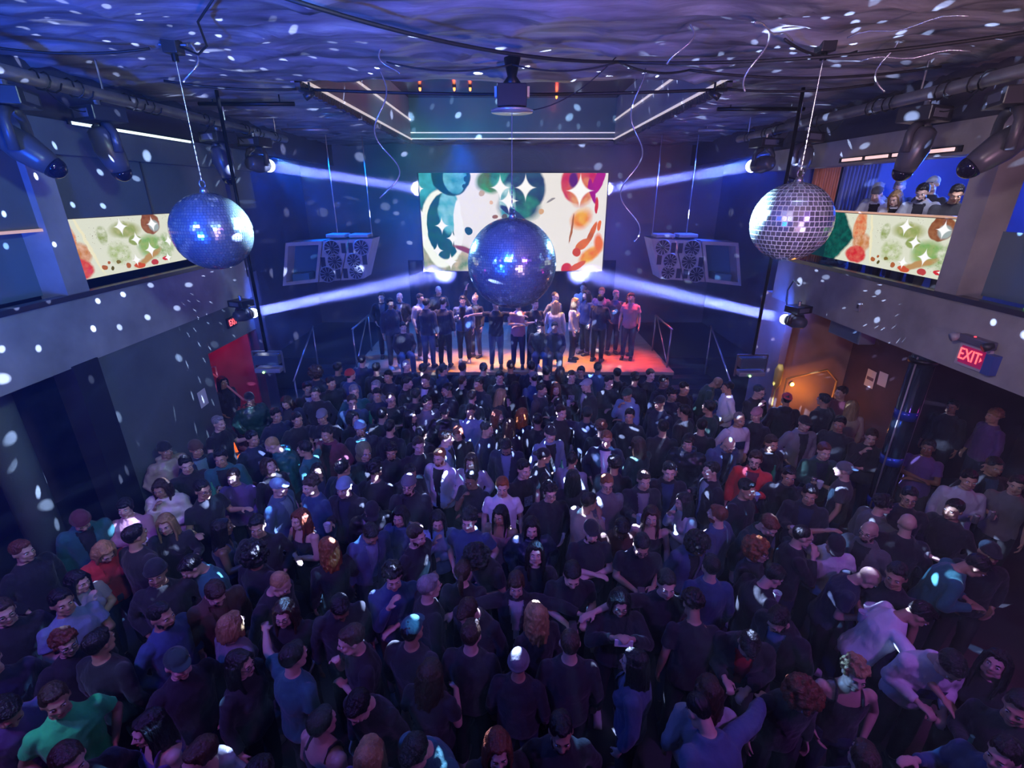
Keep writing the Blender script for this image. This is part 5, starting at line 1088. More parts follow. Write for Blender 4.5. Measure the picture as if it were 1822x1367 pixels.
TABLE = """\
-4.94 6.10 0.00 0.991 60 k B/K k p T 2 - F|person in tan puffer jacket, black beanie, facing right
-4.51 6.12 0.00 1.004 50 t B/n k J N 2 in=L F|person in navy jacket, brown beanie, facing right, gesturing
-4.39 5.71 0.00 0.997 40 t s k J K 1 - F|person in black jacket, facing right, left of the one in teal jacket, short black hair
-3.99 5.86 0.00 1.007 20 h s k J t 2 - F|person in teal jacket, short black hair, facing the camera, holding a drink
-3.68 5.56 0.00 0.930 10 k s n L V 1 - F|person in purple top, short brown hair, facing the camera
-4.71 7.00 0.00 0.983 70 t e g T K 1 - F|person in black t-shirt, slicked grey hair, facing right, gesturing
-4.70 8.01 0.00 0.981 45 k C/K k p D 2 - F|person in dark green puffer jacket, black cap, facing right
-4.02 8.06 0.00 0.955 0 p w n J N 1 in=A F|person in navy jacket, long wavy brown hair, facing the camera, with a phone
-3.83 8.45 0.00 0.992 35 d s k J K 2 in=S F|black-haired person in black jacket right of the one in navy jacket, long wavy brown hair
-5.70 8.92 0.00 0.955 60 k l k L K 2 - F|person in black top, long black hair, left of the one in dark green puffer jacket
-3.28 6.27 0.00 1.025 -70 b q y p t 1 - F|person in teal puffer jacket, cropped blonde hair, facing left, head bowed
-2.89 6.09 0.00 1.001 -95 a s k T t 2 - F|person in teal t-shirt, short black hair, facing left, left of the one in maroon jacket
-3.28 5.73 0.00 0.955 60 L v n L K 1 - F|person in black top, brown bob, facing right, looking up
-2.90 5.13 0.00 1.001 80 d C/L n J B 1 in=L F|person in denim blue jacket, light blue cap, facing right
-2.47 5.16 0.00 1.009 -30 d c n L b 1 - F|person in blue top, curly brown hair, facing the camera
-4.42 5.28 0.00 0.955 10 c w n p C 2 - F|person in cream puffer jacket, long wavy brown hair, facing the camera, hand at mouth
-3.81 5.08 0.00 1.009 60 t s k T K 2 G F|person in black t-shirt, facing right, left of the one in purple top, short brown hair
-3.93 9.16 0.00 1.019 170 d f n L N 2 - F|person in navy top, big curly brown hair, seen from behind
-3.48 8.69 0.00 1.004 45 g s k J K 2 - F|person in black jacket, short black hair, facing right, left of the one with red beanie
-3.22 9.04 0.00 1.013 150 d B/R k J b 1 - F|person in blue jacket, red beanie, seen from behind
-3.24 9.96 0.00 1.010 180 d s k L N 1 - F|person in navy top, short black hair, seen from behind, behind the one with red beanie
-2.24 9.74 0.00 0.983 25 k s g L K 1 - F|person in black top, short grey hair, left of the one with black ponytail
-2.43 8.99 0.00 1.014 -10 k s k L N 2 - F|black-haired person in navy top right of the one in grey top, short grey hair
-1.66 8.81 0.00 1.007 -25 k s n J K 1 in=W F|person in black jacket, short brown hair, left of the one with black ponytail
-2.08 8.73 0.00 0.994 80 c s k L K 1 - F|person in black top, facing right, right of the one in black t-shirt, cropped brown hair
-2.57 8.58 0.00 0.981 -20 d s g L G 1 - F|person in grey top, short grey hair, facing the camera
-2.87 8.18 0.00 1.019 30 k s g L t 1 - F|person in teal top, short grey hair, facing the camera
-2.43 8.12 0.00 1.001 5 h s k T N 2 - F|person in navy t-shirt, short black hair, facing the camera, holding a drink
-2.12 7.82 0.00 1.012 30 x q n T K 1 G F|person in black t-shirt, cropped brown hair, facing the camera, arms folded
-2.76 7.72 0.00 1.020 20 k s n L b 1 G F|person in blue top, short brown hair, facing the camera
-2.66 7.30 0.00 0.955 60 T v k L K 1 - F|person in black top, black bob, facing right, gesturing
-3.06 7.14 0.00 1.021 5 k C/G k T K 2 - F|person in black t-shirt, grey cap, facing the camera
-2.78 6.59 0.00 0.998 -15 k s k J M 2 in=K F|person in maroon jacket, short black hair, facing the camera
-2.33 6.72 0.00 1.016 15 k B/L n J K 2 in=t,E F|beanie-wearing person in black jacket in front of the one in black top, black bob
-1.71 7.32 0.00 0.955 80 d l k J K 2 in=W F|person in black jacket, long black hair, facing right
-1.48 7.68 0.00 1.022 45 g s k T G 2 - F|person in grey t-shirt, facing right, left of the one in black puffer jacket, black beanie
-1.14 8.27 0.00 1.020 -60 t s k J K 2 in=G F|person in black jacket, short black hair, behind the one in black puffer jacket, black beanie
-1.13 7.43 0.00 0.984 180 k B/K k p K 2 - F|person in black puffer jacket, black beanie, seen from behind
-0.70 7.45 0.00 0.986 0 k s k T L 2 - F|person in light blue t-shirt left of the one in black top, long wavy auburn hair
-0.98 8.79 0.00 0.990 150 k q n L K 1 - F|person in black top, cropped brown hair, right of the one with black ponytail
-0.61 8.56 0.00 1.023 -40 k s k L N 2 - F|person in navy top, short black hair, facing left, right of the one with black ponytail
-1.47 9.62 0.00 0.955 120 g p k J b 1 - F|person in blue jacket, black ponytail, facing right, holding a drink
-1.73 8.03 0.00 1.008 170 d s k J K 2 - F|black-haired person in black jacket right of the one in black t-shirt, cropped brown hair
-1.38 6.57 0.00 0.994 165 d s k L K 2 - F|black-haired person in black top left of the one in light blue jacket, short brown hair
-1.00 6.41 0.00 1.003 80 k s n J L 1 - F|person in light blue jacket, short brown hair, facing right
-0.99 5.90 0.00 0.997 -20 k s r J W 1 in=K,E F|person in white jacket, short ginger hair, facing the camera
-0.84 6.80 0.00 0.940 0 h g a L K 1 - F|person in black top, auburn fringe, facing the camera, holding a drink
-0.57 5.96 0.00 0.930 -10 k l n J S 2 in=K F|person in pale grey jacket, long brown hair, facing the camera
-1.70 6.02 0.00 1.006 15 k c k J K 2 E F|person in black jacket, curly black hair, right of the one with olive raised hood
-2.06 5.96 0.00 1.021 40 k H/O n J K 2 - F|person in black jacket, olive raised hood, facing right
-1.42 5.69 0.00 0.955 40 p u k J K 2 - F|person in black jacket, black bun, facing right, with a phone
-1.27 5.14 0.00 1.022 0 x B/G n J K 1 in=K,E,G F|person in black jacket, grey beanie, facing the camera, arms folded
-2.04 5.11 0.00 1.019 -10 h B/L n J K 1 in=N F|beanie-wearing person in black jacket right of the one in navy top, long black hair
-2.62 5.68 0.00 0.920 25 L l k L N 2 - F|person in navy top, long black hair, facing the camera, looking up
-2.23 5.51 0.00 1.010 150 k s k J N 2 - F|black-haired person in navy jacket right of the one in navy top, long black hair
-0.49 5.40 0.00 0.987 -25 c s k T K 3 G F|person in black t-shirt in front of the one in pale grey jacket, long brown hair
-0.03 9.56 0.00 1.019 180 d s n L K 2 - F|person in black top, short brown hair, left of the one in blue top, grey cap
0.40 9.48 0.00 1.023 175 d s k L N 2 - F|person in navy top, short black hair, behind the one in blue top, grey cap
0.69 9.17 0.00 1.021 170 d s k L K 2 - F|person in black top, short black hair, right of the one in blue top, grey cap
0.99 9.48 0.00 0.955 160 d l n L K 1 - F|person in black top, long brown hair, seen from behind, behind the one in charcoal hoodie
1.17 8.99 0.00 1.012 0 k s n T K 1 print=badge F|brown-haired person in black t-shirt left of the one in black jacket, pale grey cap
1.41 9.35 0.00 0.990 -20 d s k L N 2 - F|person in navy top, short black hair, behind the one in black jacket, pale grey cap
1.44 8.51 0.00 1.017 -70 h C/S k J K 1 in=W F|person in black jacket, pale grey cap, facing left, holding a drink
1.85 8.71 0.00 1.006 20 x s k L K 1 - F|black-haired person in black top in front of the one in blue jacket, short black hair
1.78 9.56 0.00 0.993 160 d s k J b 2 - F|person in blue jacket, short black hair, seen from behind
-0.26 8.32 0.00 0.940 110 c l y L K 1 - F|person in black top, facing right, behind the one in black top, long wavy auburn hair
0.06 8.61 0.00 0.955 170 d l k L K 2 - F|person in black top, long black hair, left of the one in blue top, grey cap
0.43 8.83 0.00 1.025 -160 d C/G k L b 1 - F|person in blue top, grey cap, seen from behind
0.53 8.41 0.00 0.984 60 d s k H A 2 - F|person in charcoal hoodie, short black hair, facing right
0.84 8.71 0.00 0.940 0 c l a L K 1 - F|person in black top, long auburn hair, right of the one in charcoal hoodie
0.81 8.09 0.00 0.998 0 B s k J K 1 in=K F|person in black jacket, short black hair, in front of the one in charcoal hoodie
2.14 8.21 0.00 0.987 -45 c C/D k H L 2 - F|person in light blue hoodie, dark green cap, facing left, hand at mouth
0.16 7.41 0.00 0.950 150 d w r L N 1 - F|person in navy top, long wavy ginger hair, seen from behind
-0.27 7.39 0.00 0.940 70 d w a L K 1 - F|person in black top, long wavy auburn hair, facing right
-0.05 7.03 0.00 0.940 160 d l n L K 1 - F|brown-haired person in black top right of the one in black top, long wavy auburn hair
-0.41 6.79 0.00 0.982 60 d s k L N 2 - F|person in navy top in front of the one in black top, long wavy auburn hair
1.22 7.22 0.00 1.008 165 A s k J N 2 - F|person in navy jacket, short black hair, behind the one in navy jacket, short ginger hair
1.39 6.82 0.00 0.982 175 d c a L K 2 - F|person in black top, curly auburn hair, behind the one in navy jacket, short ginger hair
0.56 6.56 0.00 1.012 20 d C/K k J L 1 in=K F|person in light blue jacket, black cap, facing the camera
0.40 5.90 0.00 0.995 105 g R/K k L K 2 - F|person in black top, black backward cap, facing right, holding a drink
1.38 6.35 0.00 1.020 -10 k s r J N 1 in=W F|person in navy jacket, short ginger hair, facing the camera
1.90 6.34 0.00 0.950 -150 c l n J D 1 - F|person in dark green jacket, long brown hair, seen from behind, hand at mouth
-0.07 6.39 0.00 1.003 -5 b s k J N 2 in=L F|person in navy jacket in front of the one in navy top, long wavy ginger hair
0.14 5.51 0.00 1.025 30 k s k T K 1 print=badge F|black-haired person in black t-shirt right of the one in white t-shirt, short ginger hair
-0.12 5.17 0.00 0.994 0 d s r T W 1 - F|person in white t-shirt, short ginger hair, facing the camera
0.83 5.92 0.00 0.950 160 d u k L S 2 - F|person in pale grey top, black bun, seen from behind
0.79 5.44 0.00 0.950 175 d l k L K 2 - F|black-haired person in black top in front of the one in pale grey top, black bun
0.46 5.09 0.00 0.981 10 k c k L K 1 G F|black-haired person in black top left of the one in tan jacket, short black hair
1.19 5.27 0.00 0.989 0 h s r L G 1 G F|person in grey top, short ginger hair, facing the camera, holding a drink
1.37 5.66 0.00 0.998 170 d c k J K 2 - F|person in black jacket, curly black hair, behind the one in grey top, short ginger hair
1.66 5.31 0.00 1.007 0 h s n J K 1 in=G F|brown-haired person in black jacket right of the one in grey top, short ginger hair
3.80 9.01 0.00 0.987 75 B o n L D 2 - F|person in dark green top, bald head, facing right, bent forward
4.08 8.50 0.00 0.982 -95 k s k L W 2 - F|person in white top, facing left, right of the one in dark green top, bald head
4.45 8.23 0.00 1.019 20 c s k L K 1 G F|person in black top, short black hair, facing the camera, behind the one with pink cap
2.88 8.13 0.00 0.994 10 k c k L N 2 - F|person in navy top, curly black hair, facing the camera
2.55 7.67 0.00 1.023 -50 d C/K k L N 2 - F|person in navy top, black cap, facing left
2.84 7.27 0.00 1.020 -140 d s k J K 2 - F|black-haired person in black jacket left of the one in dark green top, short black hair
3.64 7.09 0.00 0.997 10 k q g L W 2 print=block F|person in white top, cropped grey hair, facing the camera
4.03 7.27 0.00 1.001 -50 k C/P k L K 1 - F|person in black top, pink cap, facing left
4.82 7.85 0.00 1.003 165 k R/R k H K 2 - F|person in black hoodie, red backward cap, seen from behind
4.59 6.92 0.00 1.009 0 k C/K k J G 1 in=K F|person in grey jacket, black cap, facing the camera
3.13 6.46 0.00 1.007 10 b o n J B 1 in=N,G F|person in denim blue jacket, bald head, facing the camera, head bowed
2.58 6.31 0.00 1.005 -30 h g k p K 1 - F|person in black puffer jacket, black fringe, facing the camera, holding a drink
3.74 6.27 0.00 1.008 5 h s n J K 2 in=K,E F|person in black jacket, short brown hair, behind the one in red jacket, short brown hair
3.29 5.76 0.00 1.022 -30 g s n J R 1 in=M,E,G F|person in red jacket, short brown hair, facing the camera, holding a drink
2.05 5.52 0.00 1.003 -10 k s k J K 1 in=b F|black-haired person in black jacket in front of the one in black puffer jacket, black fringe
2.64 5.52 0.00 0.999 -85 h e k J K 1 in=S F|black-haired person in black jacket in front of the one in denim blue jacket, bald head
5.97 8.14 0.00 1.012 -80 d s n L M 1 - F|person in maroon top, short brown hair, facing left
5.90 7.71 0.00 0.950 170 d l y L T 1 - F|person in tan top, long blonde hair, seen from behind
5.49 7.85 0.00 0.994 -160 k s k J K 2 - F|person in black jacket, short black hair, left of the one in maroon top
5.10 6.83 0.00 1.024 -45 k s k L K 2 - F|person in black top, short black hair, in front of the one in tan top
5.38 6.51 0.00 1.003 -35 c s n L K 1 - F|person in black top, short brown hair, in front of the one in tan top
4.38 6.05 0.00 1.005 -10 h s a J D 1 in=N F|person in dark green jacket, short auburn hair, left of the one in charcoal t-shirt
4.42 5.56 0.00 0.981 -130 h R/G g T A 1 - F|person in charcoal t-shirt, grey backward cap, facing left, holding a drink
7.50 7.57 0.00 0.999 -60 d s k L K 2 - F|person in black top, facing left, left of the one in purple top, curly blonde hair
7.83 7.15 0.00 1.006 -95 d c y L V 1 - F|person in purple top, curly blonde hair, facing left
5.99 6.19 0.00 0.981 -50 x s k T V 3 - F|person in purple t-shirt, short black hair, facing left, arms folded
5.78 5.31 0.00 1.008 -30 g s k L S 2 - F|person in pale grey top, short black hair, facing the camera, holding a drink
6.38 5.62 0.00 1.008 -15 k s k J K 2 in=b F|black-haired person in black jacket right of the one in pale grey top, short black hair
4.31 4.81 0.00 0.983 90 a c k J F 1 - F|person in plaid jacket, curly black hair, facing right, arm stretched out
4.73 4.92 0.00 1.008 -30 k s k L K 2 G F|black-haired person in black top right of the one in plaid jacket, curly black hair
6.30 5.20 0.00 1.001 -50 h s k T G 1 - F|black-haired person in grey t-shirt right of the one in pale grey top, short black hair
-4.63 4.90 0.00 0.920 20 x g k L P 1 - F|person in pink top, black fringe, facing the camera, arms folded
-4.97 4.64 0.00 0.996 50 b B/M k J t 1 - F|person in teal jacket, maroon beanie, facing right, head bowed
-3.92 4.58 0.00 0.940 20 t l y L K 1 - F|person in black top, long blonde hair, right of the one in pink top, black fringe
-3.97 4.16 0.00 1.013 160 d s k L K 2 - F|person in black top, short black hair, behind the one in red jacket, blonde bob
-3.28 4.46 0.00 0.930 120 T l k K N 3 - F|person in navy tank top, long black hair, facing right, gesturing
-5.02 4.01 0.00 0.983 80 k s a L K 1 - F|person in black top, short auburn hair, facing right
-4.40 4.18 0.00 0.955 60 b v y J R 1 in=R F|person in red jacket, blonde bob, facing right, head bowed
-3.37 3.65 0.00 1.023 30 k B/K k L K 2 - F|person in black top, black beanie, facing the camera
-3.05 3.95 0.00 0.991 -40 b s k L t 1 - F|person in teal top, short black hair, right of the one in black top, black beanie
-2.85 3.57 0.00 1.001 50 b s n J n 1 in=n F|person in brown jacket, short brown hair, facing right, head bowed
-4.25 3.69 0.00 0.930 80 c l k T S 1 - F|person in pale grey t-shirt, long black hair, facing right, hand at mouth
-4.01 3.33 0.00 0.994 60 x s k T L 2 - F|person in light blue t-shirt, facing right, in front of the one in pale grey t-shirt
-4.43 3.22 0.00 0.996 60 k s n L K 1 G F|brown-haired person in black top in front of the one in black top, short auburn hair
-3.04 3.18 0.00 0.994 75 k e k L b 2 E F|person in blue top, slicked black hair, facing right
-3.33 2.87 0.00 0.997 170 d s k L K 2 - F|black-haired person in black top left of the one in blue top, slicked black hair
-3.74 3.00 0.00 0.930 60 k c a L K 1 G F|person in black top, curly auburn hair, facing right, behind the one in bright green t-shirt
-2.42 3.12 0.00 0.950 150 d v y L G 1 - F|person in grey top, blonde bob, seen from behind
-2.60 2.73 0.00 0.997 55 k C/D k L K 1 - F|person in black top, dark green cap, facing right
-2.16 2.77 0.00 0.950 80 d l k L K 1 G F|person in black top, facing right, in front of the one in grey top, blonde bob
-2.60 3.95 0.00 0.981 160 d f k L K 3 - F|person in black top, big curly black hair, seen from behind
-2.34 3.61 0.00 1.006 75 b q y L K 1 - F|person in black top, cropped blonde hair, facing right, head bowed
-2.42 4.64 0.00 0.940 -25 x w a K K 1 - F|person in black tank top, long wavy auburn hair, facing the camera, arms folded
-1.91 4.12 0.00 0.940 -140 h w r L K 1 - F|person in black top, long wavy ginger hair, facing left, holding a drink
-1.64 4.45 0.00 0.990 40 b s k J B 2 in=L F|person in denim blue jacket, short black hair, facing right, head bowed
-1.29 4.70 0.00 0.940 -10 d v k J b 1 in=b F|person in blue jacket, black bob, facing the camera
-1.68 4.88 0.00 0.991 20 b C/K k p K 2 - F|person in black puffer jacket, black cap, facing the camera, head bowed
-1.04 4.25 0.00 0.988 60 k s n L K 1 E F|person in black top, short brown hair, left of the one in light blue top
-0.86 4.66 0.00 0.940 10 c l k L L 1 - F|person in light blue top, long black hair, facing the camera, hand at mouth
-0.47 4.48 0.00 1.011 -10 k c k T b 1 - F|person in blue t-shirt, curly black hair, facing the camera
-0.13 4.74 0.00 0.930 -20 d l k K P 2 - F|person in pink tank top, long black hair, facing the camera
-0.20 4.14 0.00 0.994 -40 B f k T K 1 - F|person in black t-shirt, big curly black hair, facing left, bent forward
-0.48 3.75 0.00 0.950 175 d p n L K 1 - F|person in black top, brown ponytail, seen from behind
-1.14 3.66 0.00 1.018 20 c c k L b 1 - F|person in blue top, curly black hair, facing the camera, hand at mouth
-0.78 3.48 0.00 1.000 120 d s g L K 1 - F|person in black top, facing right, right of the one in blue top, curly black hair
0.04 3.65 0.00 0.940 0 w g n J K 1 in=S F|person in black jacket, brown fringe, facing the camera, arms spread
-2.03 3.31 0.00 0.940 10 k w n L K 1 G F|person in black top, long wavy brown hair, facing the camera
-1.61 3.45 0.00 0.995 30 b s k L K 3 - F|black-haired person in black top right of the one in black top, cropped blonde hair
-1.24 2.95 0.00 1.009 -60 c s n T K 1 - F|person in black t-shirt, short brown hair, facing left, left of the one with teal cap
-0.29 3.37 0.00 1.020 -30 b e n L K 1 - F|person in black top, slicked brown hair, facing the camera, head bowed
-0.34 2.95 0.00 1.000 170 d s n L K 1 - F|person in black top, short brown hair, in front of the one with slicked brown hair
-1.74 2.74 0.00 0.990 150 A s k T t 1 - F|person in teal t-shirt in front of the one in black top, long wavy brown hair
-0.64 2.65 0.00 0.950 165 h w n T K 1 - F|person in black t-shirt, long wavy brown hair, seen from behind, holding a drink
-1.34 2.29 0.00 0.950 150 d s k K K 1 - F|person in black tank top, short black hair, seen from behind
-1.04 2.58 0.00 0.989 -20 b s k L K 1 - F|black-haired person in black top right of the one in black tank top, short black hair
-0.94 2.08 0.00 0.950 175 d l y L V 1 - F|person in purple top, long blonde hair, seen from behind
-0.54 2.23 0.00 1.018 -30 b s k L t 1 - F|black-haired person in teal top right of the one in purple top, long blonde hair
-0.10 2.16 0.00 0.950 10 d l a L K 1 - F|auburn-haired person in black top left of the one in black top, slicked black hair
0.33 2.23 0.00 0.993 0 k e k L K 2 E F|person in black top, slicked black hair, facing the camera
-0.83 2.97 0.00 1.016 160 d C/t k L K 2 - F|person in black top, teal cap, seen from behind
0.22 4.50 0.00 0.940 0 k l k p N 1 - F|person in navy puffer jacket, long black hair, facing the camera
0.24 4.03 0.00 0.940 0 L l k L K 1 - F|person in black top, long black hair, in front of the one in navy puffer jacket
0.85 4.31 0.00 0.996 0 x C/K k T K 1 E F|person in black t-shirt, black cap, facing the camera, arms folded
0.85 4.82 0.00 0.986 120 c s k J T 2 in=L F|person in tan jacket, short black hair, facing right, hand at mouth
1.61 4.68 0.00 0.950 -15 d w n K K 1 - F|person in black tank top, long wavy brown hair, facing the camera
1.34 4.16 0.00 1.016 -5 p s k T K 2 G F|person in black t-shirt, short black hair, right of the one in brown top
1.20 4.56 0.00 0.992 0 b s k L n 4 - F|person in brown top, short black hair, facing the camera, head bowed
2.14 4.98 0.00 0.940 -80 c l k L S 1 - F|person in pale grey top, long black hair, facing left, hand at mouth
1.93 4.38 0.00 0.940 20 b f k J B 3 in=K F|person in denim blue jacket, big curly black hair, facing the camera, head bowed
2.33 4.55 0.00 0.999 -140 k s a J B 1 in=W,E F|person in denim blue jacket, short auburn hair, facing left
2.78 4.61 0.00 0.998 20 b s a J D 1 in=K F|person in dark green jacket, short auburn hair, behind the one with big curly ginger hair
2.54 4.12 0.00 0.940 40 h f r L K 1 G F|person in black top, big curly ginger hair, facing right, holding a drink
1.94 3.76 0.00 0.987 175 d s k L b 1 - F|person in blue top right of the one in denim blue jacket, big curly black hair
2.36 3.68 0.00 0.980 100 b s k J K 1 in=D F|person in black jacket, facing right, in front of the one with big curly ginger hair
0.57 3.74 0.00 1.022 0 p s k T K 1 - F|black-haired person in black t-shirt in front of the one in black t-shirt, black cap
0.98 3.42 0.00 0.955 -5 P v k J K 1 in=K,G F|person in black jacket, black bob, facing the camera, taking a photo
1.42 3.54 0.00 1.024 -5 a s k T K 1 - F|black-haired person in black t-shirt left of the one in black t-shirt, curly black hair
1.60 3.16 0.00 1.000 175 b c k T K 2 - F|person in black t-shirt, curly black hair, seen from behind, head bowed
0.22 3.23 0.00 0.950 -150 d w y L K 1 - F|person in black top, long wavy blonde hair, seen from behind
0.46 2.84 0.00 1.022 178 d q n L K 1 - F|person in black top, cropped brown hair, right of the one in black top, grey beanie
0.05 2.79 0.00 0.930 170 d B/G k L K 2 - F|person in black top, grey beanie, seen from behind
0.99 2.77 0.00 0.950 -110 d l k J B 1 in=B F|person in denim blue jacket, long black hair, facing left
1.46 2.08 0.00 1.018 -160 l q k J B 1 in=K F|person in denim blue jacket, cropped black hair, seen from behind, bent over
1.46 2.51 0.00 0.950 172 h w n J S 1 in=S F|person in pale grey jacket, long wavy brown hair, seen from behind, holding a drink
2.03 3.18 0.00 1.003 -20 B e k J K 1 in=R F|black-haired person in black jacket right of the one in black t-shirt, curly black hair
2.45 3.26 0.00 0.993 -60 b s k J K 1 in=L,E F|person in black jacket, facing left, right of the one in black t-shirt, curly black hair
3.02 4.24 0.00 0.995 80 c q k L K 1 G F|person in black top, cropped black hair, facing right, hand at mouth
3.45 4.27 0.00 0.990 -25 m C/K k T W 2 - F|person in white t-shirt, black cap, facing the camera, hand on head
3.88 4.33 0.00 0.983 -60 k o n J F 1 in=K,E,G F|person in plaid jacket, bald head, facing left
4.31 4.38 0.00 1.006 150 k o n J K 1 in=t F|person in black jacket, bald head, seen from behind
4.83 3.99 0.00 0.993 -20 k C/K k L K 2 - F|person in black top, black cap, facing the camera
4.35 3.95 0.00 1.016 60 B s k L t 2 - F|person in teal top, short black hair, left of the one in black top, black cap
3.25 3.85 0.00 0.982 60 B o n T N 1 - F|person in navy t-shirt, bald head, facing right, bent forward
3.63 3.62 0.00 1.021 -50 h s k T K 2 print=text F|person in black t-shirt, short black hair, right of the one in navy t-shirt, bald head
3.28 3.39 0.00 1.011 70 l e k T W 2 - F|person in white t-shirt, slicked black hair, facing right, bent over
3.45 2.99 0.00 1.022 -10 B s k L W 1 print=block F|black-haired person in white top in front of the one in white t-shirt, slicked black hair
2.64 2.70 0.00 0.960 -15 k c y K K 1 - F|person in black tank top, curly blonde hair, facing the camera
3.81 2.77 0.00 0.940 -60 L l k L K 1 - F|person in black top, facing left, right of the one in white t-shirt, slicked black hair
2.16 2.68 0.00 0.950 0 b f a L K 1 - F|person in black top, big curly auburn hair, facing the camera, head bowed
2.26 2.02 0.00 0.981 160 d s n L K 1 - F|person in black top, short brown hair, right of the one with big curly auburn hair
3.57 2.36 0.00 1.014 -60 h s k L K 2 - F|black-haired person in black top in front of the one in white t-shirt, slicked black hair
3.23 2.08 0.00 0.988 -70 T s k L b 1 - F|black-haired person in blue top right of the one in black tank top, curly blonde hair
-3.29 2.44 0.00 0.993 50 k s n T g 2 - F|person in bright green t-shirt, short brown hair, facing right
-2.52 2.31 0.00 0.940 -30 d l k K V 1 - F|person in purple tank top, long black hair, facing the camera
-1.98 2.05 0.00 1.004 -30 d s n p S 1 - F|person in pale grey puffer jacket, short brown hair, facing the camera
-3.72 2.45 0.00 0.999 60 b s k L V 2 - F|person in purple top, short black hair, facing right, head bowed
-2.81 2.00 0.00 1.022 60 k s n L K 1 - F|person in black top, short brown hair, in front of the one in bright green t-shirt
-4.06 2.72 0.00 1.008 60 k s k L N 1 - F|person in navy top, short black hair, behind the one in purple top, short black hair
-1.57 1.94 0.00 0.995 -20 d s k T b 1 - F|person in blue t-shirt, short black hair, facing the camera
-2.79 4.41 0.00 0.991 20 k s k L K 2 - F|person in black top left of the one in black tank top, long wavy auburn hair
2.84 5.06 0.00 1.019 30 d s k L K 2 - F|black-haired person in black top in front of the one in red jacket, short brown hair
5.08 4.68 0.00 1.001 -70 k s k L K 2 - F|person in black top in front of the one in pale grey top, short black hair
2.32 6.71 0.00 1.015 170 d s k L K 2 - F|black-haired person in black top in front of the one in navy top, black cap
-1.90 6.77 0.00 0.996 170 d s k L K 1 - F|black-haired person in black top left of the one in black jacket, long black hair
3.58 5.44 0.00 0.989 -20 k s k J K 2 in=K F|black-haired person in black jacket right of the one in red jacket, short brown hair
3.59 4.99 0.00 1.004 -30 h s k J K 2 in=N F|person in black jacket, short black hair, left of the one in charcoal t-shirt
-1.34 6.17 0.00 1.017 20 k s n L K 1 - F|brown-haired person in black top left of the one in light blue jacket, short brown hair
-3.88 6.46 0.00 0.988 60 k s k L N 2 print=badge F|person in navy top, short black hair, left of the one in teal puffer jacket
-3.54 8.11 0.00 1.016 10 k s k L K 1 - F|black-haired person in black top right of the one in navy jacket, long wavy brown hair
-3.58 9.41 0.00 1.021 170 d s k L N 2 - F|person in navy top, short black hair, left of the one with red beanie
-2.79 9.42 0.00 1.016 175 d s k L K 2 - F|person in black top, short black hair, behind the one in grey top, short grey hair
-1.82 9.37 0.00 1.017 175 d s k L N 2 - F|person in navy top, short black hair, left of the one with black ponytail
-1.04 9.59 0.00 0.980 170 d s n L K 1 - F|person in black top, short brown hair, right of the one with black ponytail
-0.59 9.46 0.00 1.008 178 d s k L K 2 - F|person in black top, short black hair, right of the one with black ponytail
-0.24 8.92 0.00 1.019 0 d s k L K 1 - F|person in black top, short black hair, left of the one in blue top, grey cap
2.13 9.26 0.00 0.982 170 d s k L K 2 - F|black-haired person in black top right of the one in blue jacket, short black hair
2.41 8.93 0.00 0.992 160 d c k L K 2 - F|person in black top, curly black hair, behind the one in light blue hoodie
2.77 9.17 0.00 0.992 10 d s n L K 1 - F|person in black top, short brown hair, right of the one in light blue hoodie
2.91 8.75 0.00 1.004 30 d s k L N 2 - F|person in navy top, short black hair, behind the one in navy top, curly black hair
3.20 8.43 0.00 0.999 20 d s k L K 2 - F|black-haired person in black top right of the one in navy top, curly black hair
-2.13 7.22 0.00 1.001 170 d s k L K 2 - F|black-haired person in black top in front of the one in black t-shirt, cropped brown hair
0.80 7.31 0.00 1.015 20 k s n L K 1 - F|person in black top, short brown hair, behind the one in light blue jacket, black cap
-0.73 8.07 0.00 0.980 160 d s n L K 1 - F|brown-haired person in black top right of the one in black puffer jacket, black beanie
-3.49 7.14 0.00 0.982 40 k s k L K 2 - F|person in black top, short black hair, left of the one in black t-shirt, grey cap
-3.90 7.29 0.00 0.986 50 k s k L N 2 - F|person in navy top in front of the one in navy jacket, long wavy brown hair
2.97 6.86 0.00 0.986 160 d s k L K 2 - F|person in black top in front of the one in dark green top, short black hair
0.41 7.06 0.00 0.983 175 d s k L K 2 - F|black-haired person in black top right of the one in navy top, long wavy ginger hair
3.30 7.42 0.00 1.024 -150 d s k L D 2 - F|person in dark green top, short black hair, seen from behind
-1.78 5.46 0.00 1.018 170 d c k L K 2 - F|person in black top, curly black hair, in front of the one with olive raised hood
1.94 7.28 0.00 0.984 -20 k s k L K 2 - F|person in black top, short black hair, in front of the one in light blue hoodie
-3.35 12.43 0.90 1.003 10 k s n J K 1 in=G S|person on the stage in black jacket, short brown hair, facing the camera
-2.89 12.50 0.90 0.994 -10 k o n J K 1 in=S S|person on the stage in black jacket, bald head, facing the camera
-2.35 12.34 0.90 0.994 50 d s k L S 1 - S|person on the stage in pale grey top, short black hair, facing right
-2.08 11.67 0.90 0.996 160 d s k J N 1 in=K,tr=B S|person in navy jacket right of stage the one in pale grey top, short black hair
-1.99 13.12 0.90 1.030 30 k o n H K 1 - S|person on the stage in black hoodie, bald head, facing the camera
-1.68 11.72 0.90 1.006 170 d s k L N 1 - S|black-haired person in navy top in front of stage the one in black hoodie, bald head
-1.23 12.07 0.90 0.996 0 h s k J b 1 in=K S|person on the stage in blue jacket, short black hair, facing the camera, holding a drink
-0.96 12.51 0.90 0.960 -30 u u y L K 1 - S|person on the stage in black top, blonde bun, facing the camera, arm raised
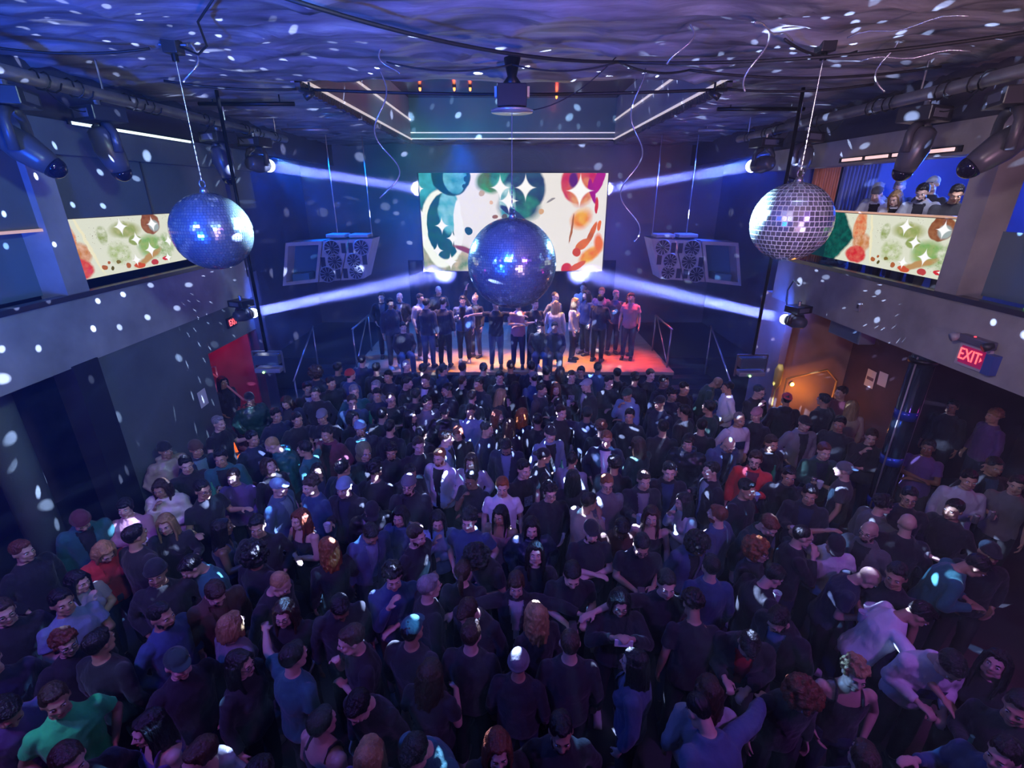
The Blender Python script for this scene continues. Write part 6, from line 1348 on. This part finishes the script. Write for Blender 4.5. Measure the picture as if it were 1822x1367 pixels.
-0.39 11.60 0.90 0.995 0 w C/W k T K 2 - S|person on the stage in black t-shirt, white cap, facing the camera, arms spread
0.15 11.60 0.90 0.986 0 x s n T P 1 - S|person on the stage in pink t-shirt, short brown hair, facing the camera, arms folded
0.54 11.60 0.90 1.005 20 h s k T K 1 - S|person on the stage in black t-shirt, short black hair, facing the camera, holding a drink
1.09 12.42 0.90 1.012 40 k q n L G 1 - S|person on the stage in grey top, cropped brown hair, facing right
1.07 11.82 0.90 0.950 170 g l y L S 1 - S|person on the stage in pale grey top, long blonde hair, seen from behind
1.97 13.45 0.90 1.040 -20 k u n L C 1 - S|person on the stage in cream top, brown bun, facing the camera
1.97 12.73 0.90 1.000 -60 d l k L b 1 - S|person on the stage in blue top, long black hair, facing left
1.58 12.19 0.90 0.950 70 d l y L C 1 - S|person on the stage in cream top, long blonde hair, facing right
2.22 12.12 0.90 1.007 150 x s k L N 1 - S|person in navy top, seen from behind, left of the one with short blonde hair
2.40 13.01 0.90 1.015 -20 d s y L P 1 - S|person on the stage in pink top, short blonde hair, facing the camera
2.73 12.79 0.90 0.997 10 k s g L b 1 - S|person on the stage in blue top, short grey hair, facing the camera
3.13 12.75 0.90 0.960 -40 T l y J T 1 in=K S|person on the stage in tan jacket, long blonde hair, facing left, gesturing
3.04 12.31 0.90 1.008 -20 d s k T P 1 - S|person on the stage in pink t-shirt, short black hair, facing the camera
1.01 11.28 0.43 0.999 0 s s k J N 2 in=K S|black-haired person in navy jacket right of stage the one in black top, curly black hair
-2.60 11.28 0.43 0.997 20 s s k L K 1 - S|person on the stage in black top, short black hair, facing the camera, sitting
0.66 11.28 0.43 1.002 0 s c k L K 2 - S|person on the stage in black top, curly black hair, facing the camera, sitting
-2.93 11.60 0.90 1.012 30 d s k L N 2 - S|black-haired person in navy top left of stage the one in black top, short black hair
6.60 9.29 3.45 1.025 -55 n R/S k J S 2 in=G B|person on the balcony in pale grey jacket, pale grey backward cap, facing left
6.35 8.98 3.45 0.984 -50 n R/A n J W 1 in=K B|person on the balcony in white jacket, charcoal backward cap, facing left, leaning on the rail
6.98 9.43 3.45 1.048 -40 n e g L A 1 - B|person on the balcony in charcoal top, slicked grey hair, facing left, leaning on the rail
6.32 8.42 3.45 0.942 -60 n l y J W 1 in=K B|person on the balcony in white jacket, long blonde hair, facing left, leaning on the rail
6.36 8.02 3.45 0.999 -50 n s k J S 1 in=K,E B|person on the balcony in pale grey jacket, short black hair, facing left
6.72 8.39 3.45 1.036 -60 d C/S k L K 1 - B|person on the balcony in black top, pale grey cap, facing left
6.30 7.45 3.45 0.984 -35 n s k L K 2 - B|person on the balcony in black top, short black hair, facing the camera
6.24 9.45 2.98 0.800 -80 s s k J L 2 in=K B|person on the balcony in light blue jacket, short black hair, facing left, sitting
"""
PP_W = {'h', 'g'}
CHESTROT = {}
def make_person(x, y, z, s, yaw, pose, hair, hc, top, tc, sk, fl, zone, label, idx):
    kind_h, hat_c = (hair.split('/') + [None])[:2] if '/' in hair else (hair, None)
    fem = kind_h in 'lwvp' or (kind_h == 'u') or (kind_h == 'f' and 'F' in fl)
    grp = {'F': 'crowd on the dance floor', 'S': 'people standing on the stage', 'B': 'people leaning on the right balcony'}[zone]
    t = empty('person', (x, y, z), label, 'person', grp, math.radians(yaw)); t.scale = (s, s, s)
    rnd = random.Random(idx * 7 + 3)
    def kid(nm, me, col, M=None, par=None):
        o = bpy.data.objects.new(nm, me); C.objects.link(o); o.parent = par or t
        if M is not None: o.matrix_local = M
        k = rnd.uniform(.85, 1.2); o.color = (col[0] * k, col[1] * k, col[2] * k, 1); return o
    kid('body', body_mesh(pose, fem), SK[sk])
    inner = [g[3:] for g in fl if g.startswith('in=')]
    tn, kd, nm = TOPN[top]; c = COL[tc][0]
    if kd in ('jacket',):
        ic = COL[inner[0]][0] if inner else COL['K'][0]
        kid('shirt', top_mesh(pose, fem, 'shirt'), ic); kid('jacket', top_mesh(pose, fem, 'jacket'), c)
    else: kid(nm, top_mesh(pose, fem, kd), c)
    tr = [g[3:] for g in fl if g.startswith('tr=')]
    tcol = COL[tr[0]][0] if tr else rnd.choice([(.02, .02, .025), (.03, .04, .08), (.05, .07, .13), (.015, .015, .015), (.06, .055, .05)])
    kid('trousers', leg_mesh(pose == 's'), tcol)
    sc_ = rnd.choice([(.02, .02, .02), (.5, .5, .5), (.05, .05, .06)])
    for sd in (-1, 1):
        kid('shoe', shoe_mesh(), sc_, Matrix.Translation(leg_pts(pose == 's', sd)[2]))
    H = headm(pose)
    if kind_h in 'CRBH':
        hm = {'C': 'cap', 'R': 'cap', 'B': 'beanie', 'H': 'hood'}[kind_h]
        kid(hm, hair_mesh(kind_h), COL[hat_c][0], H)
        if kind_h != 'H': kid('hair', hair_mesh('q'), HC[hc][0], H)
    elif kind_h != 'o': kid('hair', hair_mesh(kind_h), HC[hc][0], H)
    if 'E' in fl: kid('beard', hair_mesh('E'), HC[hc][0] if kind_h != 'o' else HC['n'][0], H)
    if 'G' in fl: kid('glasses', hair_mesh('G'), (0, 0, 0), H)
    U = upper(POSE[pose][2])
    for g in fl:
        if g.startswith('print='):
            w_ = g[6:]
            if w_ == 'text':
                o = text_obj('chest_print', 'T H R', .085, mat('print_white', (.6, .6, .65), .6), t, (0, 0, 0), (0, 0, 0), .002)
                o.matrix_local = U @ Matrix.Translation((0, -.148, 1.27)) @ Matrix.Rotation(PI / 2, 4, 'X')
            else:
                m = MB(); hw = .10 if w_ == 'block' else .06; ch = []
                for q in range(9):
                    xx = lerp(-hw, hw, q / 8); yy = -.150 + .35 * xx * xx; ch.append((xx, yy))
                for q in range(8): m.quad([(ch[q][0], ch[q][1], 1.15), (ch[q + 1][0], ch[q + 1][1], 1.15), (ch[q + 1][0], ch[q + 1][1] + .004, 1.29), (ch[q][0], ch[q][1] + .004, 1.29)])
                o = m.build('chest_print', mat('print_navy', (.03, .05, .16), .6, var=.5, vscale=30) if w_ == 'block' else mat('print_pale', (.22, .26, .36), .6, var=.8, vscale=40), t); o.matrix_local = U
    # ---- things in the hand (things of their own)
    short = label.split(',')[0].replace('person ', 'the person ') if len(label) < 400 else ''
    W4 = Matrix.Translation((x, y, z)) @ Matrix.Rotation(math.radians(yaw), 4, 'Z') @ Matrix.Scale(s, 4)
    def held(o, side, dz=0.0, off=(0, 0, 0)):
        g, d = grip(pose, side); p = W4 @ (g + Vector(off)); o.location = p + Vector((0, 0, dz)); return o
    if pose in ('h', 'g'):
        side = -1 if pose == 'h' else 1; k = idx % 4
        if k in (0, 2):
            o = DRINK['cup'].copy() if DRINK['used'] & 1 else DRINK['cup']; DRINK['used'] |= 1; nm, lb, ct = 'plastic_cup', 'clear plastic cup', 'cup'
        elif k == 1:
            o = DRINK['can'].copy() if DRINK['used'] & 2 else DRINK['can']; DRINK['used'] |= 2; nm, lb, ct = 'drink_can', 'silver drink can', 'can'
        else:
            o = DRINK['bottle'].copy() if DRINK['used'] & 4 else DRINK['bottle']; DRINK['used'] |= 4; nm, lb, ct = 'glass_bottle', 'green glass bottle', 'bottle'
        if not o.users_collection: C.objects.link(o)
        o.name = nm; held(o, side, -.045, (0, -.028, 0)); LATER.append((o, lb, ct, x, y, label))
    if pose in ('p', 'P'):
        o = DRINK['phone' + pose]; o2 = o.copy() if DRINK['used'] & (8 if pose == 'p' else 16) else o; DRINK['used'] |= 8 if pose == 'p' else 16
        if not o2.users_collection: C.objects.link(o2)
        o2.name = 'phone'
        if pose == 'p': g, d = grip(pose, -1); p = W4 @ (g + Vector((-.0, -.02, .03))); o2.rotation_euler = (-.9, 0, math.radians(yaw))
        else: p = W4 @ Vector((0, -.40, 1.52)); o2.rotation_euler = (0, 0, math.radians(yaw))
        o2.location = p; LATER.append((o2, 'white phone held up sideways' if pose == 'P' else 'lit phone held low', 'phone', x, y, label))
    return t
def make_drinks():
    cup = MB().tube([(0, 0, 0), (0, 0, .004), (0, 0, .11)], [.028, .030, .043], 20, cap=False)
    cup.tube([(0, 0, .004), (0, 0, .075)], [.027, .036], 20)
    a = cup.build('plastic_cup', mat('cup_plastic', (.55, .62, .7), .15, spec=.8), smooth=True)
    b = MB().tube([(0, 0, 0), (0, 0, .006), (0, 0, .112), (0, 0, .12), (0, 0, .121)], [.026, .033, .033, .027, .024], 20).build('drink_can', mat('can_metal', (.55, .57, .62), .25, .8), smooth=True)
    c = MB().tube([(0, 0, 0), (0, 0, .006), (0, 0, .14), (0, 0, .175), (0, 0, .235), (0, 0, .24)], [.026, .030, .030, .014, .0125, .014], 18).build('glass_bottle', mat('bottle_glass', (.05, .30, .16), .1, spec=.9), smooth=True)
    ph = MB().box((-.037, -.004, -.075), (.037, .004, .075)); p1 = ph.build('phone', blackp, bevel=.004)
    p1s = None
    ph2 = MB().box((-.078, -.005, -.039), (.078, .005, .039)).build('phone', mat('white_phone', (.8, .8, .85), .3), bevel=.005)
    return dict(cup=a, can=b, bottle=c, phonep=p1, phoneP=ph2, used=0)
DRINK = make_drinks(); LATER = []
for i, ln in enumerate(TABLE.strip().split('\n')):
    d, lab = ln.split('|'); q = d.split()
    make_person(float(q[0]), float(q[1]), float(q[2]), float(q[3]), float(q[4]), q[5], q[6], q[7], q[8], q[9], q[10], q[11].split(',') if q[11] != '-' else [], q[12], lab, i)
for (o, lb, ct, x, y, lab) in LATER:
    words = lab.replace(',', '').split(); ref = ' '.join(words[:13])
    o['label'] = (lb + ' held by the ' + lab.split(', facing')[0].split(', seen')[0].split(', holding')[0]).replace('held up sideways held', 'held up sideways').replace('held low held', 'held')
    ws = o['label'].split()
    if len(ws) > 16: o['label'] = ' '.join([{'cup': 'cup', 'can': 'can', 'bottle': 'bottle', 'phone': 'phone'}[ct], 'of'] + lab.split(', facing')[0].split()[:14])
    o['category'] = ct; o['group'] = {'cup': 'cups held in the crowd', 'can': 'cans held in the crowd', 'bottle': 'bottles held in the crowd', 'phone': 'phones held in the crowd'}[ct]
